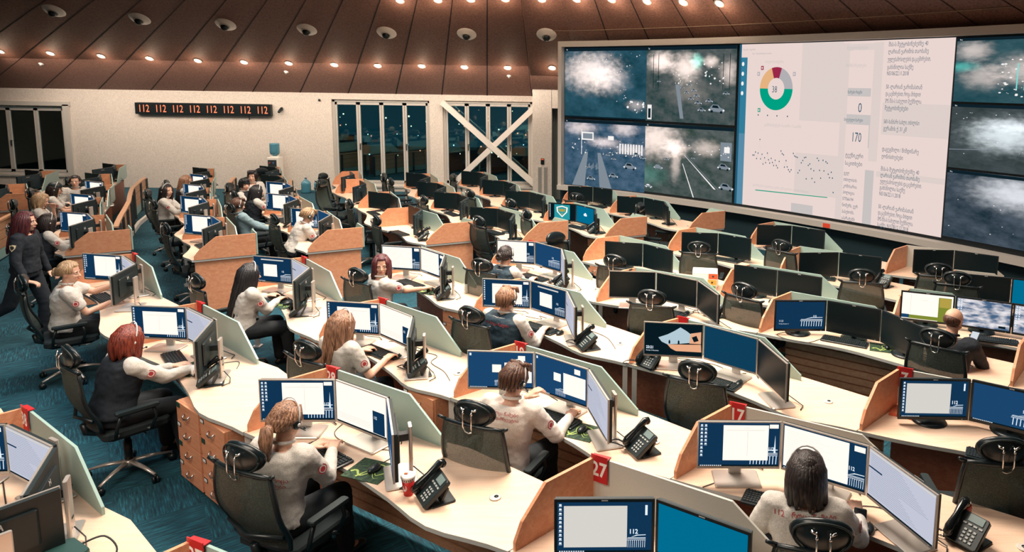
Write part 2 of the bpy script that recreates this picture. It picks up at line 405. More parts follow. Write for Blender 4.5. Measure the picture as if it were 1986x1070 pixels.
# ---- vents and thermostat on the pillar
for k, x in enumerate((-2.43, -2.27)):
    b = MB(); b.box((x, 19.085, .52), (.10, .02, .92)); fr = thing('wall_vent', ['left tall louvred vent low on the pale pillar', 'right tall louvred vent low on the pale pillar'][k], 'vent', (0, 0, 0))
    b.build('frame', FRAMEW, fr); b = MB()
    for j in range(26): b.box((x, 19.07, .09+j*.034), (.08, .012, .012))
    b.build('louvre', mat('vent_grey', (.3, .3, .28), .6), fr)
t = thing('wall_control', 'small black wall control with red top on the pale pillar', 'control', (-2.35, 19.08, 1.04))
b = MB(); b.box((0, 0, .08), (.09, .03, .16)); b.build('body', BLACK, t); b = MB(); b.box((0, -.018, .135), (.07, .01, .03)); b.build('light', emis('ctl_red', (.8, .12, .05), .8), t)

# ---- red 112 LED sign
t = thing('led_sign', 'long black LED sign reading 112 eight times on the back wall', 'sign', (-12.3, WY-.07, 2.33))
b = MB(); b.box((0, 0, 0), (3.92, .12, .34), 0, None, .012); b.build('housing', BLACK, t)
for k in range(8):
    b = MB(); put_text(b, '112', -1.86+k*.487, -.10, .30, lambda x, y, k=k: (-1.86+k*.487+(x+1.86-k*.487)*.74, -.068, y), 0, False)
    b.build('digits', emis('led_red', (1.0, .22, .10), 1.6), t)
b = MB(); b.tube([(1.3, 0, -.17), (1.3, 0, -.26)], .008); b.box((1.3, 0, -.27), (.03, .02, .03)); b.build('sensor', BLACK, t)
t = thing('wall_camera', 'small black camera beside the red LED sign', 'camera', (-10.07, WY-.02, 2.34))
b = MB(); b.capsule((0, -.02, .03), (-.03, -.11, -.05), .045, .04); b.build('body', BLACK, t); b = MB(); b.box((.0, -.01, .03), (.05, .03, .1)); b.build('bracket', DKGREY, t)
t = thing('wall_sensor', 'tiny dark round sensor high on the wall left of the windows', 'sensor', (-8.97, WY-.02, 2.64))
b = MB(); b.ell((0, -.01, 0), (.035, .03, .035), nu=12, nv=8); b.build('body', BLACK, t); b = MB(); b.ell((0, -.036, 0), (.012, .008, .012), nu=8, nv=6); b.build('lens', DKGREY, t)

# ---- ceiling lights, dome cameras, sprinklers
def orient(o, nrm):
    o.rotation_mode = 'QUATERNION'; o.rotation_quaternion = Vector((0, 0, 1)).rotation_difference(Vector(nrm))
LIT = emis('lamp_disc', (1.0, .86, .72), 26)
def downlight_meshes():
    a = MB(); a.lathe([(.075, 0), (.105, .0), (.11, .012), (.08, .02), (.072, .008)], 20)
    c = MB(); c.lathe([(.074, .002), (.074, .012), (.001, .016)], 20)
    return a.mesh('trim_ring', FRAMEW), c.mesh('lamp_disc', LIT)
DL = downlight_meshes()
NB = (0, -.537, -.843)
LOW = [(-16.7, 18.93, 3.85), (-15.41, 18.98, 3.82), (-14.12, 19.05, 3.77), (-12.88, 19.12, 3.73), (-11.62, 19.17, 3.69), (-10.4, 19.21, 3.67), (-9.2, 19.22, 3.66), (-7.99, 19.26, 3.64), (-6.82, 19.27, 3.63), (-5.63, 19.26, 3.64), (-4.48, 19.28, 3.63), (-3.31, 19.27, 3.63), (-2.0, 18.27, 3.63)]
TOP = [(-5.43, 16.95, 5.11, NB), (-4.53, 16.92, 5.13, NB), (-3.75, 16.89, 5.15, NB), (-2.94, 16.86, 5.17, NB), (-2.01, 16.22, 5.11, (-.035, -.586, -.81)), (-1.22, 16.03, 5.1, (-.307, -.537, -.786)), (-.43, 15.62, 5.06, (-.333, -.527, -.782)), (.33, 15.21, 4.99, (-.369, -.506, -.779)), (1.06, 14.75, 4.93, (-.394, -.487, -.779)), (1.74, 14.29, 4.87, (-.418, -.463, -.782))]
ORD = 'first second third fourth fifth sixth seventh eighth ninth tenth eleventh twelfth thirteenth'.split()
for k, p in enumerate(LOW):
    nr = NB if k < 12 else (-.035, -.586, -.81)
    t = thing('downlight', 'glowing round downlight, %s from the left in the lower ceiling ring' % ORD[k], 'light', p, 0, 'lower ring of ceiling downlights')
    orient(t, nr); link('trim_ring', DL[0], t); link('lamp_disc', DL[1], t)
for k, p in enumerate(TOP):
    t = thing('downlight', 'glowing round downlight, %s from the left in the upper ceiling ring' % ORD[k], 'light', p[:3], 0, 'upper ring of ceiling downlights')
    orient(t, p[3]); link('trim_ring', DL[0], t); link('lamp_disc', DL[1], t)
# one real lamp glow per stretch of ring, so that the panels light up around the discs
for p, e in [((q[0], q[1]-.13, q[2]-.2), 5.5) for q in LOW]+[((q[0], q[1]-.13, q[2]-.22), 7) for q in TOP]:
    l = bpy.data.lights.new('downlight_glow', 'POINT'); l.energy = e; l.color = (1, .74, .52); l.shadow_soft_size = .06
    o = bpy.data.objects.new('downlight_glow', l); COL.objects.link(o); o.location = p
CAMS = [(-13.98, 17.44, 4.8), (-12.07, 17.67, 4.66), (-10.05, 17.81, 4.56), (-8.1, 17.95, 4.48), (-6.13, 18.01, 4.43), (-4.12, 18.02, 4.43), (-2.02, 17.22, 4.39)]
for k, p in enumerate(CAMS):
    t = thing('dome_camera', 'white ceiling dome camera with dark eyeball, %s from the left' % ORD[k], 'camera', p, 0, 'row of ceiling dome cameras')
    orient(t, NB); b = MB(); b.lathe([(.13, -.03), (.235, -.03), (.245, .0), (.22, .03), (.14, .045), (.12, .06), (.10, .06)], 26); b.build('mount_plate', WHITE, t)
    b = MB(); b.ell((0, 0, .07), (.095, .095, .11)); b.build('dome', BLACK, t)
    b = MB(); b.lathe([(.118, .05), (.122, .075), (.10, .08)], 24); b.build('collar', FRAMEW, t)
for k, p in enumerate([(-16.05, 19.42, 3.54), (-9.46, 19.59, 3.43), (-3.34, 19.62, 3.41)]):
    t = thing('sprinkler', 'small white ceiling sprinkler below the downlights at %s' % ('far left', 'centre left', 'the braced window')[k], 'sprinkler', p, 0, 'ceiling sprinklers')
    orient(t, NB); b = MB(); b.lathe([(.06, -.0), (.062, .012), (.02, .02), (.018, .05)], 14); b.build('rose', WHITE, t); b = MB(); b.lathe([(.004, .05), (.03, .055), (.03, .06)], 12); b.build('deflector', CHROME, t)

# ================================================================== THE VIDEO WALL
VC = Vector((-13.2491, -3.4767)); VR = 23.7606
zf = lambda z: 3.3043+(z-3.3043)*.92 if z > .3 else z
def vp(a, z, off=0):
    a = R(a); return (VC.x+(VR-off)*math.cos(a), VC.y+(VR-off)*math.sin(a), zf(z))
def arcband(mb, a0, a1, z0, z1, o0, o1, mi=0, n=14):
    for k in range(n):
        p, q = a0+(a1-a0)*k/n, a0+(a1-a0)*(k+1)/n
        vs = [vp(p, z0, o0), vp(q, z0, o0), vp(q, z0, o1), vp(p, z0, o1), vp(p, z1, o0), vp(q, z1, o0), vp(q, z1, o1), vp(p, z1, o1)]
        fs = [(0, 1, 2, 3), (4, 7, 6, 5), (0, 4, 5, 1), (2, 6, 7, 3)]
        if k == 0: fs.append((0, 3, 7, 4))
        if k == n-1: fs.append((1, 5, 6, 2))
        mb.add(vs, fs, mi)
vw = thing('video_wall', 'huge curved video wall of camera feeds and charts in a cream frame', 'video wall', (2.4, 15.8, 0))
def child(name, mb, mats, parent):
    me = mb.mesh(name, mats); o = link(name, me, parent); o.matrix_parent_inverse = Matrix.Translation(parent.location).inverted(); return o
b = MB(); A0, A1 = 60.74, 27.0
arcband(b, A0, A1, 4.17, 4.31, .0, .2); arcband(b, A0, A1, .44, .56, .0, .24); arcband(b, A0, 60.50, .5, 4.2, 0, .2, 0, 1); arcband(b, 27.2, A1, .5, 4.2, 0, .2, 0, 1)
child('frame', b, FRAMEW, vw)
b = MB(); arcband(b, A0+.1, A1, 0.0, .44, -.05, .03); child('plinth', b, DARKF, vw)
b = MB(); arcband(b, 60.52, A1, .55, 4.18, 0, .06); child('screen_backing', b, mat('screen_gap', (.004, .01, .014), .4), vw)
b = MB(); a_ = 43.95; arcband(b, a_+.17, a_-.17, .455, .535, .24, .255, 0, 1); child('red_badge', b, emis('red_badge_m', (.75, .07, .03), .8), vw)

def cctv(name, c0, c1, blobs, nscale=5, split=None):
    m, nt, N, L = nodes(name); N.remove(N['Principled BSDF'])
    uv = N.new('ShaderNodeUVMap'); uv.uv_map = 'uv'
    n = N.new('ShaderNodeTexNoise'); n.inputs['Scale'].default_value = nscale; n.inputs['Detail'].default_value = 8; n.inputs['Roughness'].default_value = .65
    L.new(uv.outputs[0], n.inputs['Vector'])
    r = N.new('ShaderNodeValToRGB'); r.color_ramp.elements[0].position = .35; r.color_ramp.elements[1].position = .7
    r.color_ramp.elements[0].color = (*c0, 1); r.color_ramp.elements[1].color = (*c1, 1); L.new(n.outputs['Fac'], r.inputs['Fac'])
    last = r.outputs[0]
    n3 = N.new('ShaderNodeTexNoise'); n3.inputs['Scale'].default_value = 14; n3.inputs['Detail'].default_value = 6; L.new(uv.outputs[0], n3.inputs['Vector'])
    for (s, t_, rs, rt, col, st) in blobs:
        mp = N.new('ShaderNodeMapping'); mp.inputs['Location'].default_value = (-s/rs, -t_/rt, 0); mp.inputs['Scale'].default_value = (1/rs, 1/rt, 0); L.new(uv.outputs[0], mp.inputs['Vector'])
        ln = N.new('ShaderNodeVectorMath'); ln.operation = 'LENGTH'; L.new(mp.outputs[0], ln.inputs[0])
        ad = N.new('ShaderNodeMath'); ad.operation = 'MULTIPLY_ADD'; L.new(n3.outputs['Fac'], ad.inputs[0]); ad.inputs[1].default_value = -.75; L.new(ln.outputs['Value'], ad.inputs[2])
        mr = N.new('ShaderNodeMapRange'); mr.interpolation_type = 'SMOOTHERSTEP'; mr.inputs['From Min'].default_value = .85; mr.inputs['From Max'].default_value = -.45; mr.inputs['To Max'].default_value = st*1.25
        L.new(ad.outputs[0], mr.inputs['Value'])
        vm = N.new('ShaderNodeVectorMath'); vm.operation = 'SCALE'; vm.inputs[0].default_value = col; L.new(mr.outputs[0], vm.inputs['Scale'])
        ad2 = N.new('ShaderNodeVectorMath'); ad2.operation = 'ADD'; L.new(last, ad2.inputs[0]); L.new(vm.outputs[0], ad2.inputs[1]); last = ad2.outputs[0]
    e = N.new('ShaderNodeEmission'); e.inputs[1].default_value = .85; L.new(last, e.inputs[0]); L.new(e.outputs[0], N['Material Output'].inputs[0]); return m
def tile(name, a0, a1, z0, z1, mats, fn=None, off=.07, n=12):
    b = MB(); vs = []; fs = []
    for k in range(n+1):
        a = a0+(a1-a0)*k/n; vs += [vp(a, z0, off), vp(a, z1, off)]
    for k in range(n): fs.append((2*k, 2*k+2, 2*k+3, 2*k+1))
    b.add(vs, fs, 0)
    if fn: fn(b, lambda s, t, d=.004: vp(a0+(a1-a0)*s, z0+(z1-z0)*t, off+d))
    o = child(name, b, mats, vw); me = o.data; uvl = me.uv_layers.new(name='uv')
    for p in me.polygons:
        for li in p.loop_indices:
            v = me.vertices[me.loops[li].vertex_index].co; a = math.degrees(math.atan2(v.y-VC.y, v.x-VC.x))
            uvl.data[li].uv = ((a0-a)/(a0-a1), (v.z-zf(z0))/(zf(z1)-zf(z0)))
    return o
def q(b, P, s0, t0, s1, t1, mi, d=.004, n=1):
    for k in range(n):
        a, c = s0+(s1-s0)*k/n, s0+(s1-s0)*(k+1)/n
        b.add([P(a, t0, d), P(c, t0, d), P(c, t1, d), P(a, t1, d)], [(0, 1, 2, 3)], mi)
def poly(b, P, pts, mi, d=.005): b.add([P(s, t, d) for s, t in pts], [tuple(range(len(pts)))], mi)
def disc(b, P, s, t, rs, rt, mi, n=12, d=.006): poly(b, P, [(s+rs*math.cos(2*math.pi*k/n), t+rt*math.sin(2*math.pi*k/n)) for k in range(n)], mi, d)
def ttext(b, P, s, x, y, h, mi, sx=.62, d=.008, bold=False):   # h in tile heights
    v, f = text_geo(s, 1, bold); b.add([P(x+a*h*sx, y+c*h, d) for a, c in v], f, mi)
PK = (1.0, .80, .72); WH = (.9, .93, .95); SP = emis('feed_white', (.95, .92, .9), .9); SD = emis('feed_dark', (.004, .014, .022), 1); SG = emis('feed_grey', (.20, .24, .28), 1); SC_ = emis('feed_cyan', (.2, .75, .7), .9)
def car(b, P, s, t, k, body=0, dark=2):
    k *= .8; body = 3 if body != dark else body
    disc(b, P, s-.46*k, t-.1*k, .07*k, .08*k, 1, 7, .008); disc(b, P, s+.5*k, t-.12*k, .07*k, .08*k, 1, 7, .008)   # small car outline: body, roof, windows, lights
    poly(b, P, [(s-.5*k, t-.2*k), (s+.5*k, t-.28*k), (s+.52*k, t), (s+.3*k, t+.08*k), (s+.12*k, t+.32*k), (s-.25*k, t+.34*k), (s-.42*k, t+.1*k)], body, .005)
    poly(b, P, [(s-.3*k, t+.08*k), (s+.2*k, t+.04*k), (s+.08*k, t+.26*k), (s-.22*k, t+.28*k)], dark, .007)
    disc(b, P, s-.3*k, t-.22*k, .09*k, .11*k, dark, 8); disc(b, P, s+.34*k, t-.27*k, .09*k, .11*k, dark, 8)
def sparks(b, P, n, box, mi, r0=.003, r1=.009, seed=1):
    rr = random.Random(seed)
    for k in range(n):
        s = rr.uniform(box[0], box[2]); t = rr.uniform(box[1], box[3]); r_ = rr.uniform(r0, r1); disc(b, P, s, t, r_, r_*1.2, mi, 6)
def stamp(b, P, txt): q(b, P, 0, .955, 1, 1, 2); ttext(b, P, txt, .02, .966, .028, 1)
MT = lambda base: [base, SP, SD, SG, SC_]
def f1(b, P):
    stamp(b, P, 'Tbilisi   Vake-Saburtalo  2  2018 12 13 23:21:05'); sparks(b, P, 26, (.05, .6, .95, .92), 1, .002, .007, 3); q(b, P, 0, 0, 1, .02, 2)
    sparks(b, P, 14, (.78, .1, .98, .26), 1, .004, .016, 5); sparks(b, P, 8, (.6, .25, .8, .45), 1, .003, .006, 6)
def f2(b, P):
    stamp(b, P, 'Tbilisi   Rustaveli 2018 12 13 23:21:05'); sparks(b, P, 36, (.3, .5, .95, .8), 1, .003, .012, 7)
    for s, t, k in ((.42, .46, .05), (.47, .40, .06), (.5, .5, .05), (.55, .43, .06), (.58, .36, .07), (.52, .32, .07), (.6, .27, .09), (.64, .18, .1), (.15, .54, .05), (.72, .3, .09), (.9, .4, .08)): car(b, P, s, t, k, random.choice((1, 3, 3)))
    car(b, P, .80, .2, .2, 1); poly(b, P, [(.34, .5), (.4, .05), (.44, .05), (.385, .5)], 3); q(b, P, .02, .02, .07, .22, 1); q(b, P, .03, .04, .06, .17, 2, .006)
    for s in (.08, .14, .86, .93): q(b, P, s, .45, s+.006, .9, 2)
def f3(b, P):
    stamp(b, P, 'Vaja-Pshavela  4  2018 12 13 23:21:05'); q(b, P, .22, .7, .37, .82, 1); q(b, P, .235, .72, .355, .80, 3, .006)
    q(b, P, .215, .48, .222, .86, 1); q(b, P, .55, .72, .62, .78, 1)
    poly(b, P, [(.1, .0), (.26, .52), (.30, .52), (.26, .0)], 3); poly(b, P, [(.45, .0), (.42, .52), (.46, .52), (.60, .0)], 3)
    for k in range(9): q(b, P, .69+k*.033, .53, .708+k*.033, .68, 1)
    for s, t, k in ((.34, .13, .12), (.30, .3, .07), (.62, .2, .13), (.82, .36, .18), (.55, .5, .06), (.62, .45, .07), (.66, .55, .05), (.9, .54, .1), (.98, .5, .08), (.5, .6, .04), (.42, .62, .04)): car(b, P, s, t, k, random.choice((1, 3)))
    sparks(b, P, 50, (.02, .5, .98, .72), 1, .003, .01, 9)
    for k in range(16): q(b, P, .28+.012*k, .26+.012*(k % 5), .288+.012*k, .3+.02*(k % 4), 3)
def f4(b, P):
    stamp(b, P, 'Gamsakhurdia  1  2018 12 13 23:21:05'); poly(b, P, [(.44, .46), (.57, .0), (.582, .0), (.447, .46)], 1); poly(b, P, [(.46, .58), (.80, .15), (.822, .15), (.465, .58)], 1)
    poly(b, P, [(.475, .59), (.845, .15), (.852, .15), (.48, .59)], 3)
    car(b, P, .16, .38, .12, 2, 3); car(b, P, .26, .5, .06, 3); car(b, P, .93, .2, .18, 3); car(b, P, .9, .47, .16, 3); car(b, P, .05, .09, .1, 2, 1); car(b, P, .56, .55, .05, 1); q(b, P, .86, .55, .98, .8, 3); q(b, P, .9, .66, .96, .74, 1, .006)
    sparks(b, P, 18, (.4, .6, .95, .75), 1, .003, .008, 10)
NV = (.010, .05, .085)
tile('camera_feed', 60.46, 54.93, 2.37, 4.14, MT(cctv('feed_fog', (.008, .05, .07), (.04, .13, .19), [(.33, .66, .42, .34, PK, .95), (.55, .55, .28, .25, PK, .45), (.88, .2, .14, .09, PK, .35)], 3)), f1)
tile('camera_feed', 54.93, 49.42, 2.37, 4.14, MT(cctv('feed_street', (.012, .05, .05), (.13, .14, .14), [(.17, .80, .2, .17, PK, 1.1), (.45, .72, .2, .24, PK, .9), (.73, .8, .1, .1, PK, .8), (.57, .80, .09, .12, (.3, 1, .8), .7), (.92, .66, .12, .2, PK, .6), (.5, .4, .3, .2, PK, .15)], 6)), f2)
tile('camera_feed', 60.46, 54.93, .58, 2.31, MT(cctv('feed_avenue', (.02, .07, .12), (.10, .17, .26), [(.2, .88, .25, .14, PK, .6), (.75, .9, .2, .14, PK, .6), (.5, .68, .24, .1, PK, .6), (.85, .6, .25, .1, PK, .4)], 7)), f3)
tile('camera_feed', 54.93, 49.42, .62, 2.31, MT(cctv('feed_highway', (.03, .06, .05), (.13, .15, .15), [(.12, .78, .36, .34, PK, .85), (.36, .66, .17, .16, PK, .9), (.36, .45, .07, .3, PK, .45), (.7, .7, .2, .14, PK, .5), (.02, .25, .3, .2, (.1, .5, .4), .2)], 6)), f4)
# the white dashboard
UW = emis('ui_white', (.86, .70, .66), .88); UG = emis('ui_grey', (.60, .56, .55), .88); UG2 = emis('ui_light_grey', (.76, .65, .615), .88); UT = emis('ui_text', (.03, .10, .15), 1)
def dash(b, P):
    rr = random.Random(4)
    q(b, P, .0, .0, 1, 1, 0, .001, 10)
    q(b, P, .0, .0, .045, .92, 2, .003, 1); q(b, P, .0, .0, .045, .45, 3, .0035); q(b, P, .0, .0, .012, 1, 4, .0038)
    for t in (.88, .82, .76, .70): disc(b, P, .022, t, .007, .013, 5)
    for s0, t0, s1, t1, mi in ((.33, .55, .53, 1.0, 7), (.32, .12, .53, .36, 7), (.53, 0, .56, .99, 7), (.53, .70, .665, .745, 6), (.53, .545, .705, .60, 6), (.53, .95, .67, .985, 7), (.67, .35, .71, .99, 7), (.665, .42, .705, .6, 6), (.72, .5, 1, .67, 7), (.66, .0, .70, .30, 6), (.31, .0, .42, .055, 6), (.71, .27, 1, .30, 7)):
        q(b, P, s0, t0, s1, t1, mi, .002+.0004*mi, 3)
    # donut
    cx, cy, ro, ri, ky = .204, .732, .086, .043, 1.5
    for a0, a1, mi in ((-180, 0, 8), (0, 72, 9), (72, 108, 10), (108, 180, 11)):
        n_ = max(3, int(abs(a1-a0)/8)); o_ = []; i_ = []
        for k in range(n_+1):
            a = R(a0+(a1-a0)*k/n_); o_.append((cx+ro*math.cos(a), cy+ro*ky*math.sin(a))); i_.append((cx+ri*math.cos(a), cy+ri*ky*math.sin(a)))
        for k in range(n_): poly(b, P, [i_[k], o_[k], o_[k+1], i_[k+1]], mi)
    ttext(b, P, '38', .183, .71, .055, 12, .5); ttext(b, P, '0', .611, .613, .075, 12, .5); ttext(b, P, '170', .588, .45, .075, 12, .42)
    for s, t, mi in ((.127, .856, 10), (.118, .60, 8), (.108, .82, 9), (.295, .82, 9)):
        q(b, P, s-.007, t-.012, s+.007, t+.012, mi); q(b, P, s-.003, t-.006, s+.003, t+.006, 0, .009)
    for s in (.115, .165, .215, .27): disc(b, P, s, .57, .003, .005, 12)
    # chart
    x = .094; prev = None; ys = [.32]*2+[.34, .30, .335, .42, .30, .33, .27, .31, .28, .34, .30, .28, .31]
    n_ = 60
    for k in range(n_):
        s = .094+(.423)*k/(n_-1); base = .32-.075*max(0, (k/n_-.25))*1.3
        t = ys[k] if k < len(ys) else base+rr.uniform(-.05, .045)*(1+k/n_)
        if k == n_-1: t = .15
        if prev: poly(b, P, [(prev[0], prev[1]-.0015), (s, t-.0015), (s, t+.0015), (prev[0], prev[1]+.0015)], 9, .004)
        disc(b, P, s, t, .0028, .005, 12, 6); prev = (s, t)
    poly(b, P, [(.115, .100), (.49, .114), (.49, .119), (.115, .106)], 8)
    ttext(b, P, 'გამოძახებების სტატისტიკა კვირის განმავლობაში საათების მიხედვით', .10, .128, .019, 6, .42); ttext(b, P, 'გამოძახებები საათში / საათში', .15, .505, .026, 6, .47)
    ttext(b, P, 'ზარების რაოდენობა', .14, .885, .022, 6, .42); ttext(b, P, 'მთავარი  ანგარიში', .02, .962, .016, 9, .42); ttext(b, P, 'http://112.ge/statistika/gamoxmaureba', .07, .938, .016, 9, .42)
    ttext(b, P, 'შეტყობინებები', .545, .955, .026, 6, .45); ttext(b, P, 'მომხმარებლები', .545, .86, .024, 6, .45); ttext(b, P, 'ზარები რიგში', .56, .715, .022, 12, .42); ttext(b, P, 'მიღებული ზარები', .55, .562, .022, 12, .42)
    for k, s_ in enumerate(('ტექნიკური', 'საკითხები')): ttext(b, P, s_, .565, .362-.045*k, .032, 12, .46)
    for k, s_ in enumerate(('გელ', 'თბილისის', 'კომისარია', 'პოლიცია', '577566194', 'ნომერს. ვერ', 'პასუხობს.', 'აპარატებს')): ttext(b, P, s_, .563, .262-.0365*k, .026, 12, .44)
    T = ((.978, 'შსს-ს შეტყობინებებზე: 40'), (.94, 'ლარიან ჯარიმის თაობაზე'), (.90, 'უფლებამოსილების დაკავშირებით,'), (.86, 'გახსნილია საქმე'), (.827, 'N5106/22.11.2018'), (.757, '50 -ლარიან ჯარიმასთან'), (.72, 'დაკავშირებით, როცა მიხდით'), (.683, 'SMS შსს-ს სახელით შექმნილია'), (.645, 'შეტყობინებები'), (.573, '5601-ხანძარი სახლი, თბილისი'), (.536, 'გურამის ქ. 31 კმ'), (.425, 'დაგეგმილი / მიმდინარე'), (.386, 'ღონისძიებები'), (.318, 'შსს-ს შეტყობინებებზე: 40'), (.284, 'ლარიან ჯარიმის თაობაზე'), (.25, 'უფლებამოსილების დაკავშირებით,'), (.216, 'გახსნილია საქმე'), (.183, 'N5106/22.11.2018'), (.112, '50 -ლარიან ჯარიმასთან'), (.078, 'დაკავშირებით, როცა მიხდით'), (.044, 'SMS შსს-ს სახელით შექმნილია'), (.012, 'საქმე. N1578/12.12.2018'))
    for t_, s_ in T: ttext(b, P, s_, .73, t_-.012, .031, 12, .31 if len(s_) > 24 else .40)
tile('dashboard_panel', 49.27, 38.96, .62, 4.15, [UW, UW, emis('ui_blue', (.03, .19, .30), 1), emis('ui_blue_low', (.09, .24, .36), 1), emis('ui_edge_blue', (.015, .10, .17), 1), SP, UG, UG2, emis('ui_green', (.0, .36, .23), .9), emis('ui_silver', (.45, .44, .46), .9), emis('ui_crimson', (.30, .02, .06), 1), emis('ui_orange', (.80, .46, .22), .9), UT], dash, n=16)
def fr(txt, kind):
    def f(b, P):
        stamp(b, P, txt)
        if kind == 0: sparks(b, P, 110, (.3, .1, .98, .7), 1, .003, .012, 21); [q(b, P, .42+.05*k, .2, .428+.05*k, .6+.05*(k % 3), 4) for k in range(11)]
        elif kind == 1: sparks(b, P, 16, (.02, .2, .5, .9), 1, .002, .006, 22); poly(b, P, [(.0, .28), (.35, .33), (.35, .34), (0, .29)], 3)
        else: sparks(b, P, 10, (.02, .1, .9, .9), 1, .002, .006, 23)
    return f
for i_, (z0, z1, nm, c0, c1, bl, kind, tx) in enumerate(((3.05, 4.13, 'feed_skyline', (.01, .06, .08), (.05, .12, .14), [(.12, .8, .16, .2, PK, .5), (.2, .4, .2, .25, PK, .4), (.5, .5, .3, .3, PK, .5), (.8, .8, .2, .25, PK, .5), (.05, .55, .15, .1, (.1, .7, .6), .4)], 0, 'Rustavi   2018 12 13 23:21:05'), (1.90, 3.01, 'feed_mist', (.03, .045, .045), (.08, .10, .11), [(.38, .55, .34, .32, (.8, .88, .92), .75), (.5, .7, .4, .14, (.8, .85, .9), .4)], 1, 'Batumi   2018 12 13 23:21:05'), (.66, 1.86, 'feed_cloud', (.012, .03, .045), (.10, .13, .17), [(.5, .75, .4, .3, (.85, .85, .88), .7), (.85, .4, .3, .3, (.8, .82, .85), .4)], 2, 'Kutaisi   2018 12 13 23:21:05'))):
    tile('camera_feed', 38.90, 33.4, z0, z1, MT(cctv(nm, c0, c1, bl, 4)), fr(tx, kind))
    tile('camera_feed', 33.36, 27.3, z0, z1, MT(cctv(nm+'_far', c1, c0, bl, 5)), fr(tx, 2))

# ================================================================== FURNITURE AND EQUIPMENT
MB.recalc = True
def uvdir(phi):
    c, s = math.cos(R(phi)), math.sin(R(phi)); return Vector((c, s, 0)), Vector((-s, c, 0))
# ---- screen pictures: emission faces laid out in a w x h rectangle
S_W = emis('scr_white', (1.0, .90, .80), 1.05); S_B = emis('scr_blue', (.005, .032, .080), 1); S_B2 = emis('scr_blue2', (.010, .055, .14), 1)
S_P = emis('scr_pale', (.50, .52, .62), 1); S_L = emis('scr_lineart', (.75, .85, .95), 1); S_K = emis('scr_black', (.003, .012, .018), .8); S_T = emis('scr_teal', (.02, .30, .34), 1)
S_G = emis('scr_green', (.20, .24, .03), 1); S_GO = emis('scr_gold', (.42, .32, .06), 1); S_GY = emis('scr_greyline', (.62, .56, .52), 1); S_NAVY = emis('scr_standby', (.004, .045, .095), 1)
S_DIM = emis('scr_dimwhite', (.62, .60, .56), 1); S_IC = emis('scr_ice', (.42, .55, .62), 1); S_SK = emis('scr_peach', (.75, .38, .22), 1); S_TB = emis('scr_teal_standby', (.0, .14, .26), 1)
SM = [S_B, S_W, S_P, S_L, S_K, S_T, S_G, S_GO, S_GY, S_NAVY, S_DIM, S_IC, S_SK, S_B2, S_TB]
OFFM = mat('dark_glass_screen', (.005, .013, .016), .3, grain=.3, gscale=300, spec=.25)
def stadium(b, P, s, t, w_, h_, mi=3):
    n = 9
    for k in range(n):     # ribs and rims of the round hall drawn on the desktop picture
        a = s+w_*k/n; poly(b, P, [(a+w_*.05, t), (a+w_*.075, t), (a+w_*.02+w_/n*.6, t+h_*.55), (a+w_/n*.6-w_*.005, t+h_*.55)], mi, .0012)
    for y, k in ((.56, .0), (.66, .04), (.74, .12)): q(b, P, s+w_*k*.3, t+h_*y, s+w_, t+h_*(y+.035), mi, .0012)
    poly(b, P, [(s+w_*.2, t+h_*.78), (s+w_*.5, t+h_*.98), (s+w_, t+h_), (s+w_, t+h_*.95), (s+w_*.55, t+h_*.92)], mi, .0012)
def icons(b, P, n=9, cols=1):
    for c in range(cols):
        for k in range(n-c*3):
            s, t = .02+c*.05, .93-k*.085; q(b, P, s, t, s+.026, t+.035, 3, .0012); q(b, P, s-.004, t-.018, s+.03, t-.01, 3, .0012)
def taskbar(b, P):
    q(b, P, 0, 0, 1, .035, 4, .0012)
    for k in range(11): q(b, P, .02+.025*k, .008, .036+.025*k, .027, 3, .0014)
def scr_desktop(b, P, v=0):
    q(b, P, 0, 0, 1, 1, 0, .0006); icons(b, P, 9, 1+(v % 2)); taskbar(b, P)
    x0, y0, x1, y1 = ((.2, .12, .84, .86), (.3, .14, .86, .95), (.19, .08, .86, .80))[v % 3]
    stadium(b, P, .62, .05, .36, .34); poly(b, P, [(.93, .3), (.955, .3), (.945, .72)], 3, .0012); ttext(b, P, '112', .86, .36, .12, 3, .42, .0013, True)
    q(b, P, x0, y0, x1, y1, 1, .002); q(b, P, .87, .88, .98, .97, 1, .002)
    q(b, P, x0+.04, y1-.12, x1-.05, y1-.112, 8, .0024); q(b, P, x0+.3, y0+.1, x0+.304, y1-.14, 8, .0024)
    ttext(b, P, 'ბარათი', x0+.26, y1-.08, .04, 8, .4, .0024)
def scr_doc(b, P, v=0):
    q(b, P, 0, 0, 1, 1, 0, .0006); taskbar(b, P); stadium(b, P, .76, .06, .23, .3); ttext(b, P, '112', .80, .4, .12, 3, .42, .0013, True)
    q(b, P, .012, .06, .80, .975, 1, .002); q(b, P, .86, .84, .985, .96, 1, .002)
    for k in range(16): q(b, P, .04, .88-.05*k, .04+.62*((k*37 % 11)/11*.5+.5), .883-.05*k, 8, .0024)
def scr_table(b, P, v=0):
    q(b, P, 0, 0, 1, 1, 2, .0006); q(b, P, 0, 0, 1, .035, 4, .0012)
    for k in range(22): q(b, P, .03, .93-.04*k, .03+.93*((k*53 % 13)/13*.5+.5), .9335-.04*k, 13, .0012)
    q(b, P, .0, .62, .22, .65, 0, .0014); q(b, P, 0, .955, 1, .99, 10, .0014)
def scr_fullwhite(b, P, v=0):
    q(b, P, 0, 0, 1, 1, 1, .0006); q(b, P, 0, 0, 1, .04, 4, .0012); q(b, P, .74, .05, .97, .60, 0, .0014); ttext(b, P, '112', .76, .4, .1, 3, .42, .002, True); stadium(b, P, .75, .07, .22, .25)
    for k in range(4): q(b, P, .04, .25-.04*k, .72, .256-.04*k, 8, .0024)
def scr_standby(b, P, v=0): q(b, P, 0, 0, 1, 1, 9, .0006)
